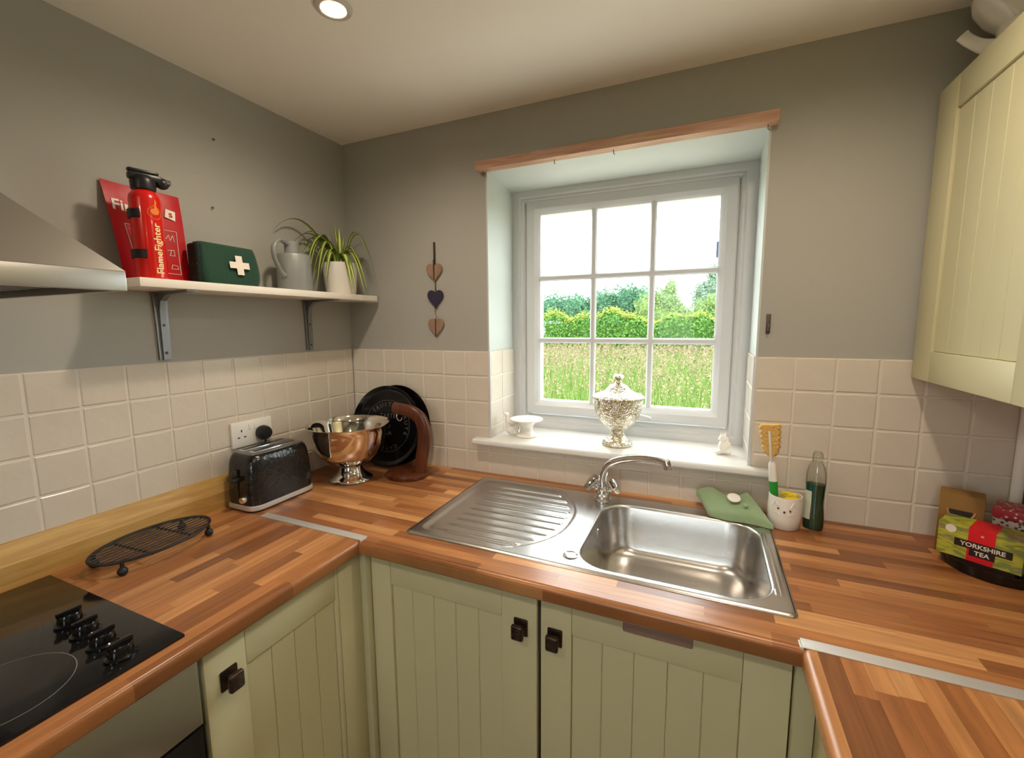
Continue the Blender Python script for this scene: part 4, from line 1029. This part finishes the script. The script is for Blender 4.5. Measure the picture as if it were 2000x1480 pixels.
br = thing('bottle_brush', 'sponge-headed washing brush standing in the white pot', 'brush', (1.6505, -.090, WT + .012), rot=(R(0), R(-6), R(-14)))
b = tube(B(), [(0, 0, 0), (0, 0, .04), (0, 0, .118)], [.008, .010, .0115], 14, sq=(1, .8)); ob('handle', b, 'green_plastic', br)
b = tube(B(), [(0, 0, .118), (0, 0, .150), (0, 0, .168), (0, 0, .176)], [.0115, .0105, .010, .006], 14, sq=(1, .8)); ob('handle_sleeve', b, 'white_plastic', br)
b = tube(B(), [(0, 0, .172), (0, -.010, .190), (0, -.0150, .202), (0, -.0150, .266)], [.0042, .0038, .0034, .003], 8); ob('stem', b, 'white_plastic', br)
bm = B(); rgs = []
for j in range(22):
    v = j / 21; wob = .0034 * math.sin(v * 40); w_ = .044 + .010 * v + (-.014 * (1 - v) ** 6) * 1.5
    rgs.append([bm.verts.new((x + (wob if x < 0 else -wob * .6), y, .192 + v * .092)) for x, y in rrect(w_, .024, .009, 4)])
skin(bm, rgs); bm.faces.new(rgs[0]); bm.faces.new(rgs[-1]); ob('sponge_head', bm, 'sponge_tan', br, ang=60)

bt = thing('soap_bottle', 'clear bottle half full of dark green washing-up liquid', 'bottle', (1.745, -.074, WT + .0004), R(-14))
def oval(b, prof, n=32, e=.72):
    return lathe(b, prof, n, sx=1, sy=e)
ob('liquid', oval(B(), [(0, .002), (.0225, .002), (.0240, .008), (.0238, .040), (.0205, .075), (.0215, .105), (.0232, .132), (0, .134)]), 'soap_green', bt)
ob('bottle_shell', oval(B(), [(0, 0), (.024, 0), (.0256, .006), (.0254, .040), (.0220, .075), (.0230, .105), (.0250, .135), (.0245, .160), (.0205, .180), (.0125, .194), (.0115, .198)]), 'clear_plastic', bt)
ob('cap', oval(B(), [(0.0, .197), (.013, .197), (.0135, .205), (.0125, .218), (.009, .224), (0, .225)], e=1), 'clear_plastic', bt)
b = B(); rg = []
for k in range(9):
    a = R(190 + 62 * k / 8); f_ = lambda r_, z_: (r_ * math.cos(a), .72 * r_ * math.sin(a), z_)
    rg.append([b.verts.new(f_(.0262, .030)), b.verts.new(f_(.0258, .045)), b.verts.new(f_(.0226, .078)), b.verts.new(f_(.0240, .112))])
for p_, q_ in zip(rg[:-1], rg[1:]):
    for k in range(3): b.faces.new((p_[k], q_[k], q_[k + 1], p_[k + 1]))
ob('paper_label', b, 'label_paper', bt, ang=60)

# ------------------------------------------------------------------ tea tray group
tr = thing('serving_tray', 'round black tray carrying the tea boxes at right', 'tray', (2.094, -.158, WT + .0004))
b = B(); lathe(b, [(0, 0), (.088, 0), (.094, .004), (.098, .022), (.0985, .026), (.0965, .026), (.092, .008), (.086, .005), (0, .005)], 48); ob('tray_pan', b, 'black_gloss', tr)
tz = WT + .0062
az = math.atan2(-.239 + .167, 2.091 - 1.979)
tb = thing('tea_box', 'green and red box of tea lettered YORKSHIRE TEA', 'tea box', (2.060, -.172, tz + .021), az)
b = B(); box(b, -.070, .070, -.036, .036, 0, .079, .0008, 1); ob('carton', b, 'tea_fields', tb)
def panel(x0, x1, z0, z1, m_, off=.0004, name='print_panel'): return ob(name, box(B(), x0, x1, -.036 - off, -.0355, z0, z1), m_, tb, ang=None)
panel(-.018, .026, .003, .079, 'tea_red', .0004); panel(-.040, .054, .029, .047, 'tea_black', .0008); panel(-.014, .028, .013, .031, 'tea_black', .0007)
panel(-.018, .026, .0, .012, 'tea_red', .0006)
ob('print_panel', box(B(), -.018, .026, -.036, .036, .0788, .0794), 'tea_red', tb, ang=None)
flat_text('YORKSHIRE', .0140, 'white_print', tb, .007, -.0373, .0378, bold=.0003); flat_text('TEA', .0140, 'white_print', tb, .007, -.0373, .0215, bold=.0003)
flat_text('*', .014, 'white_print', tb, .005, -.0369, .062)
b = B(); lathe(b, [(0, .0007), (.0095, .0007), (.0095, 0)], 20); ob('print_disc', b, 'white_print', tb, loc=(-.048, -.036, .066), rot=(R(90), 0, 0), ang=None)
b = B(); box(b, -.060, .060, -.030, .030, 0, .0205, .001); tag(ob('tea_box', b, 'card_dark', loc=(2.060, -.172, tz), rot=(0, 0, az)), 'dark flat carton under the lettered tea box', 'box')
sb = thing('sachet_box', 'brown card box with a curved cut-out behind the tea', 'box', (2.052, -.086, tz), R(-22))
b = B(); box(b, -.040, .040, -.030, .030, 0, .150, .0012)
ob('carton', b, 'card_brown', sb)
arc_ = [(.024 * math.cos(R(-180 * k / 14)), .112 + .024 * math.sin(R(-180 * k / 14))) for k in range(15)]
ob('cut_out', prism(B(), arc_, -.0304, -.0298, lambda a, c, w_: (a, w_, c)), 'tea_black', sb, ang=None)
ob('cut_out_rim', tube(B(), [(a, -.0305, c) for a, c in arc_], .0022, 6), 'card_pale', sb)
tn = thing('biscuit_tin', 'square tin with red patterned lid at the far right', 'tin', (2.140, -.118, tz), R(-30))
b = B(); box(b, -.036, .036, -.036, .036, 0, .112, .004, 2); ob('tin_body', b, 'tin_band', tn)
b = B(); box(b, -.038, .038, -.038, .038, .112, .138, .004, 2); ob('lid', b, 'tin_red', tn)

# corner pipe
b = tube(B(), [(RW - .016, -.014, WT + .0005), (RW - .016, -.014, 1.343)], .0115, 16)
tag(ob('corner_pipe', b, 'white_plastic'), 'thin white pipe running up the right corner tiles', 'pipe')
# ornament on wall cabinet
on = thing('ceramic_pitcher', 'white ceramic pitcher with stubby spout on top of the wall cabinet', 'pitcher', (2.062, -.108, 1.345 + .7155))
b = B(); lathe(b, [(0, 0), (.066, 0), (.070, .006), (.064, .030), (.054, .060), (.056, .078), (.078, .100), (.096, .130), (.100, .150), (.094, .170), (.080, .184), (0, .186)], 40)
ob('pitcher_body', b, 'white_ceramic', on)
b = tube(B(), smooth_path([(-.045, .01, .040), (-.075, .012, .052), (-.098, .014, .070), (-.110, .015, .084)], 5), [.022, .020, .018, .016, .015, .014, .013, .0125, .012, .012, .0118, .0116, .0115, .0115, .012, .012], 14); ob('spout', b, 'white_ceramic', on)

# ------------------------------------------------------------------ downlights
LAB = ['glowing recessed ceiling downlight above the shelf', 'recessed ceiling downlight above the right worktop', 'recessed ceiling downlight at the rear of the room, hob side', 'recessed ceiling downlight at the rear of the room, cabinet side']
for k, (x, y) in enumerate(DOWNLIGHTS):
    dl = thing('downlight', LAB[k], 'downlight', (x, y, H), group='recessed ceiling downlights')
    b = B(); lathe(b, [(.029, -.0005), (.030, -.006), (.034, -.0075), (.042, -.005), (.0445, -.0003)], 40); ob('bezel', b, 'strip_metal', dl)
    b = B(); lathe(b, [(0, -.0025), (.018, -.0035), (.0285, -.002)], 32); ob('bulb_face', b, 'lamp_glow', dl)
    ld_ = bpy.data.lights.new('downlight_beam', 'SPOT'); ld_.energy = LAMP_W; ld_.color = LAMP_C; ld_.spot_size = R(168); ld_.spot_blend = .8; ld_.shadow_soft_size = .03
    lo = bpy.data.objects.new('downlight_beam', ld_); COL.objects.link(lo); lo.parent = dl; lo.location = (0, 0, -.012)

# ------------------------------------------------------------------ garden
b = B(); box(b, -40, 40, -40, 90, -.2, -.062); tag(ob('lawn_ground', b, 'earth', ang=None), 'rough ground of the garden outside', kind='structure')
mat('gravel', S((196, 188, 172)), .95, vary=.12, vscale=30)  # pale colour for the added light-bouncing strip
b = B(); box(b, -6, 8, .37, 3.3, -.062, -.03); tag(ob('added_bounce_strip', b, 'gravel', ang=None), 'added pale gravel strip outside, unseen, bouncing daylight to the ceiling', kind='structure')  # unseen strip below the sightline, added to bounce daylight onto the ceiling
rs = np.random.RandomState(3)
def blades(n, seg_w, hmin, hmax, ymin, ymax, power=1.0):
    t = rs.rand(n) ** power; y = ymin + (ymax - ymin) * t
    xc = 1.4 - .18 * (y + 1.5); x = xc + (rs.rand(n) - .5) * (2.4 + .75 * (y + 1.5))
    h = hmin + (hmax - hmin) * rs.rand(n); a = rs.rand(n) * 2 * PI; ln = (.10 + .3 * rs.rand(n)) * h; la = rs.rand(n) * 2 * PI
    w = seg_w * (.6 + .8 * rs.rand(n)) * (.55 + .10 * y)
    dx, dy_ = np.cos(a) * w / 2, np.sin(a) * w / 2; lx, ly = np.cos(la) * ln, np.sin(la) * ln
    z0 = np.full(n, -.07)
    V = np.stack([np.stack([x - dx, y - dy_, z0], -1), np.stack([x + dx, y + dy_, z0], -1),
                  np.stack([x + dx * .8 + lx * .3, y + dy_ * .8 + ly * .3, h * .55], -1), np.stack([x - dx * .8 + lx * .3, y - dy_ * .8 + ly * .3, h * .55], -1),
                  np.stack([x + lx + dx * .15, y + ly + dy_ * .15, h], -1), np.stack([x + lx - dx * .15, y + ly - dy_ * .15, h], -1)], 1).reshape(-1, 3)
    o = np.arange(n)[:, None] * 6
    return V, np.concatenate([o + [0, 1, 2, 3], o + [3, 2, 4, 5]], 0), (x + lx, y + ly, h)
V, F, _ = blades(30000, .011, .30, .62, 3.4, 17, .75)
tag(ob('meadow_grass', np_mesh('meadow_grass', V, F, 4), 'grass_blades', ang=None), 'long unmown meadow grass outside the window', 'grass', kind='stuff')
V1, F1, (hx, hy, hh) = blades(4500, .004, .55, .80, 3.4, 17, .8)
n = len(hx); sc_ = (.55 + .10 * hy); q = rs.randn(n, 3, 3) * .018 * sc_[:, None, None]
V2 = []; F2 = []; base = len(V1); m_ = 6
for k in range(m_):
    c = np.stack([hx, hy, hh - .025 * k * np.minimum(sc_, 2)], -1)[:, None, :] + rs.randn(n, 1, 3) * (.010 * sc_)[:, None, None]
    V2.append((c + rs.randn(n, 4, 3) * (.011 * sc_)[:, None, None]).reshape(-1, 3)); F2.append(base + k * n * 4 + np.arange(n * 4).reshape(n, 4))
tag(ob('grass_seed_heads', np_mesh('grass_seed_heads', np.concatenate([V1] + V2), np.concatenate([F1] + F2), 4), 'seed_heads', ang=None), 'pale feathery grass seed heads over the meadow', 'grass', kind='stuff')

def leaves_at(P, N, size, jit=.5):
    n = len(P); d = N + rs.randn(n, 3) * jit; d /= np.linalg.norm(d, axis=1)[:, None]
    a = np.cross(d, rs.randn(n, 3)); a /= np.linalg.norm(a, axis=1)[:, None]; c = np.cross(d, a)
    s_ = size * (.6 + .8 * rs.rand(n))[:, None]
    V = np.stack([P - a * s_, P + c * s_ * .5, P + a * s_, P - c * s_ * .5], 1).reshape(-1, 3)
    return V, np.arange(n * 4).reshape(n, 4)
def lumps(n, centres, radii):
    centres = np.asarray(centres, float); radii = np.asarray(radii, float)
    k = rs.choice(len(centres), n, p=(radii.prod(1) ** .66) / (radii.prod(1) ** .66).sum()); d = rs.randn(n, 3); d /= np.linalg.norm(d, axis=1)[:, None]
    r_ = (.72 + .33 * rs.rand(n) ** .7)[:, None] * (1 + .12 * np.sin(d[:, :1] * 9 + d[:, 2:] * 7))
    return centres[k] + d * r_ * radii[k], d
def tree(name, label, base, h, centres, radii, n, size, m_, cat='tree', grp='trees beyond the hedge'):
    t = thing(name, label, cat, base, group=grp)
    ob('trunk', tube(B(), [(0, 0, -.05), (.05, 0, h * .4), (.0, .05, h * .75)], [h * .035, h * .028, h * .012], 8), 'bark', t)
    P, D = lumps(n, centres, radii); keep_ = P[:, 2] > .05; V, F = leaves_at(P[keep_], D[keep_], size, .9)
    ob('foliage', np_mesh('foliage', V, F, 4), m_, t, ang=None)
    # dense inner mass so that no sky shows through the heart of the crown
    bm = B()
    for c, r_ in zip(centres, radii): sphere(bm, c, 1, 12, 8, tuple(np.array(r_) * .72))
    ob('inner_foliage', bm, m_, t, ang=None)
    return t
GY = 17.5
# hedge: trimmed row in front
hd_ = thing('hedge', 'bright green garden hedge running behind the meadow', 'hedge', (0, GY, 0))
n = 15000; x = rs.uniform(-5.2, 3.2, n); top = 1.72 + .12 * np.sin(x * 2.1) + .10 * np.sin(x * 5.3 + 1) - .10 * (x > -1.3)
f = rs.rand(n); yy = np.where(f < .62, -.5 + .14 * rs.randn(n), rs.uniform(-.5, .5, n)); zz = np.where(f < .62, rs.uniform(0, 1, n) * top, top + .07 * rs.randn(n))
N_ = np.where((f < .62)[:, None], np.array([[0, -1, .3]]), np.array([[0, -.2, 1]])); V, F = leaves_at(np.stack([x, yy, zz], -1), N_, .055, .7)
ob('foliage', np_mesh('foliage', V, F, 4), 'hedge_leaves', hd_, ang=None)
n = 3600; x = rs.uniform(-5.2, 3.2, n); top = 1.78 + .12 * np.sin(x * 2.1) + .10 * np.sin(x * 5.3 + 1) - .10 * (x > -1.3)
V, F = leaves_at(np.stack([x, rs.uniform(-.55, .4, n), top + np.abs(rs.randn(n)) * .09 * (1.5 - .9 * (x > -1.3)) - .12 * rs.rand(n)], -1), np.tile([[0, -.3, 1.0]], (n, 1)), .055, .6)
ob('young_tips', np_mesh('young_tips', V, F, 4), 'hedge_tips', hd_, ang=None, label='yellow-green young shoots')
ob('inner_foliage', box(B(), -5.1, 3.1, -.42, .4, 0, 1.5), 'hedge_leaves', hd_, ang=None)

tree('conifer_tree', 'wide dark green tree behind the left panes', (-8.4, 26, 0), 3.4, [(0, 0, 1.3), (-2.2, 0, 1.0), (2.0, .2, 1.5), (.6, 0, 2.2), (-1.1, 0, 2.0), (1.9, 0, 2.3)], [(1.8, 1.2, 1.6), (1.7, 1.2, 1.4), (1.6, 1.2, 1.6), (1.4, 1, 1.3), (1.4, 1, 1.3), (1.1, 1, 1.1)], 13000, .085, 'tree_dark')
tree('conifer_tree', 'broad dark green tree filling the middle pane', (-3.5, 27, 0), 4.0, [(0, 0, 1.7), (-1.9, 0, 1.7), (1.9, 0, 1.8), (.2, 0, 2.6), (-1.2, 0, 2.5), (1.3, 0, 2.6)], [(1.8, 1.2, 1.8), (1.6, 1.2, 1.7), (1.6, 1.2, 1.7), (1.3, 1, 1.35), (1.2, 1, 1.2), (1.2, 1, 1.2)], 14000, .085, 'tree_dark')
tree('young_tree', 'loose light tree with a tall leader in the right pane', (-.9, 25, 0), 4.4, [(0, 0, 1.6), (.2, 0, 2.6), (.4, 0, 3.4), (-.7, 0, 2.2), (.7, 0, 1.9)], [(1.2, 1, 1.5), (.75, .7, .9), (.35, .35, .6), (.9, .7, 1.0), (.8, .7, .9)], 6000, .075, 'tree_light')
tree('garden_tree', 'yellow-green bushy tree at the right of the window view', (1.5, 24, 0), 3.6, [(0, 0, 1.4), (.9, 0, 1.8), (-.6, 0, 1.5), (.3, 0, 2.2), (1.6, 0, 2.1)], [(1.1, .9, 1.4), (1.0, .9, 1.2), (.8, .7, .9), (.7, .6, .8), (1.0, .8, 1.0)], 6500, .075, 'tree_light')
tree('garden_tree', 'tall thin greyish tree rising at the right edge of the view', (1.5, 30, 0), 5.6, [(-.2, 0, 2.6), (.2, 0, 3.7), (-.5, 0, 3.4), (.7, 0, 4.2), (.1, 0, 4.7)], [(1.0, .8, 1.6), (.65, .6, .9), (.5, .5, .7), (.6, .6, .8), (.35, .35, .5)], 3500, .085, 'tree_grey')
shd = thing('garden_shed', 'low pale outbuilding with grey roof at left of the view', 'shed', (-7.9, 20.5, 0))
ob('wall', box(B(), -2.2, 2.2, -1.1, 1.1, 0, .93), 'render_wall', shd, ang=None)
b = B(); prism(b, [(-1.35, .90), (0, 1.56), (1.35, .90), (1.35, .96), (0, 1.64), (-1.35, .96)], -2.4, 2.4, lambda a, c, w_: (w_, a, c)); ob('roof', b, 'slate_roof', shd, ang=None)
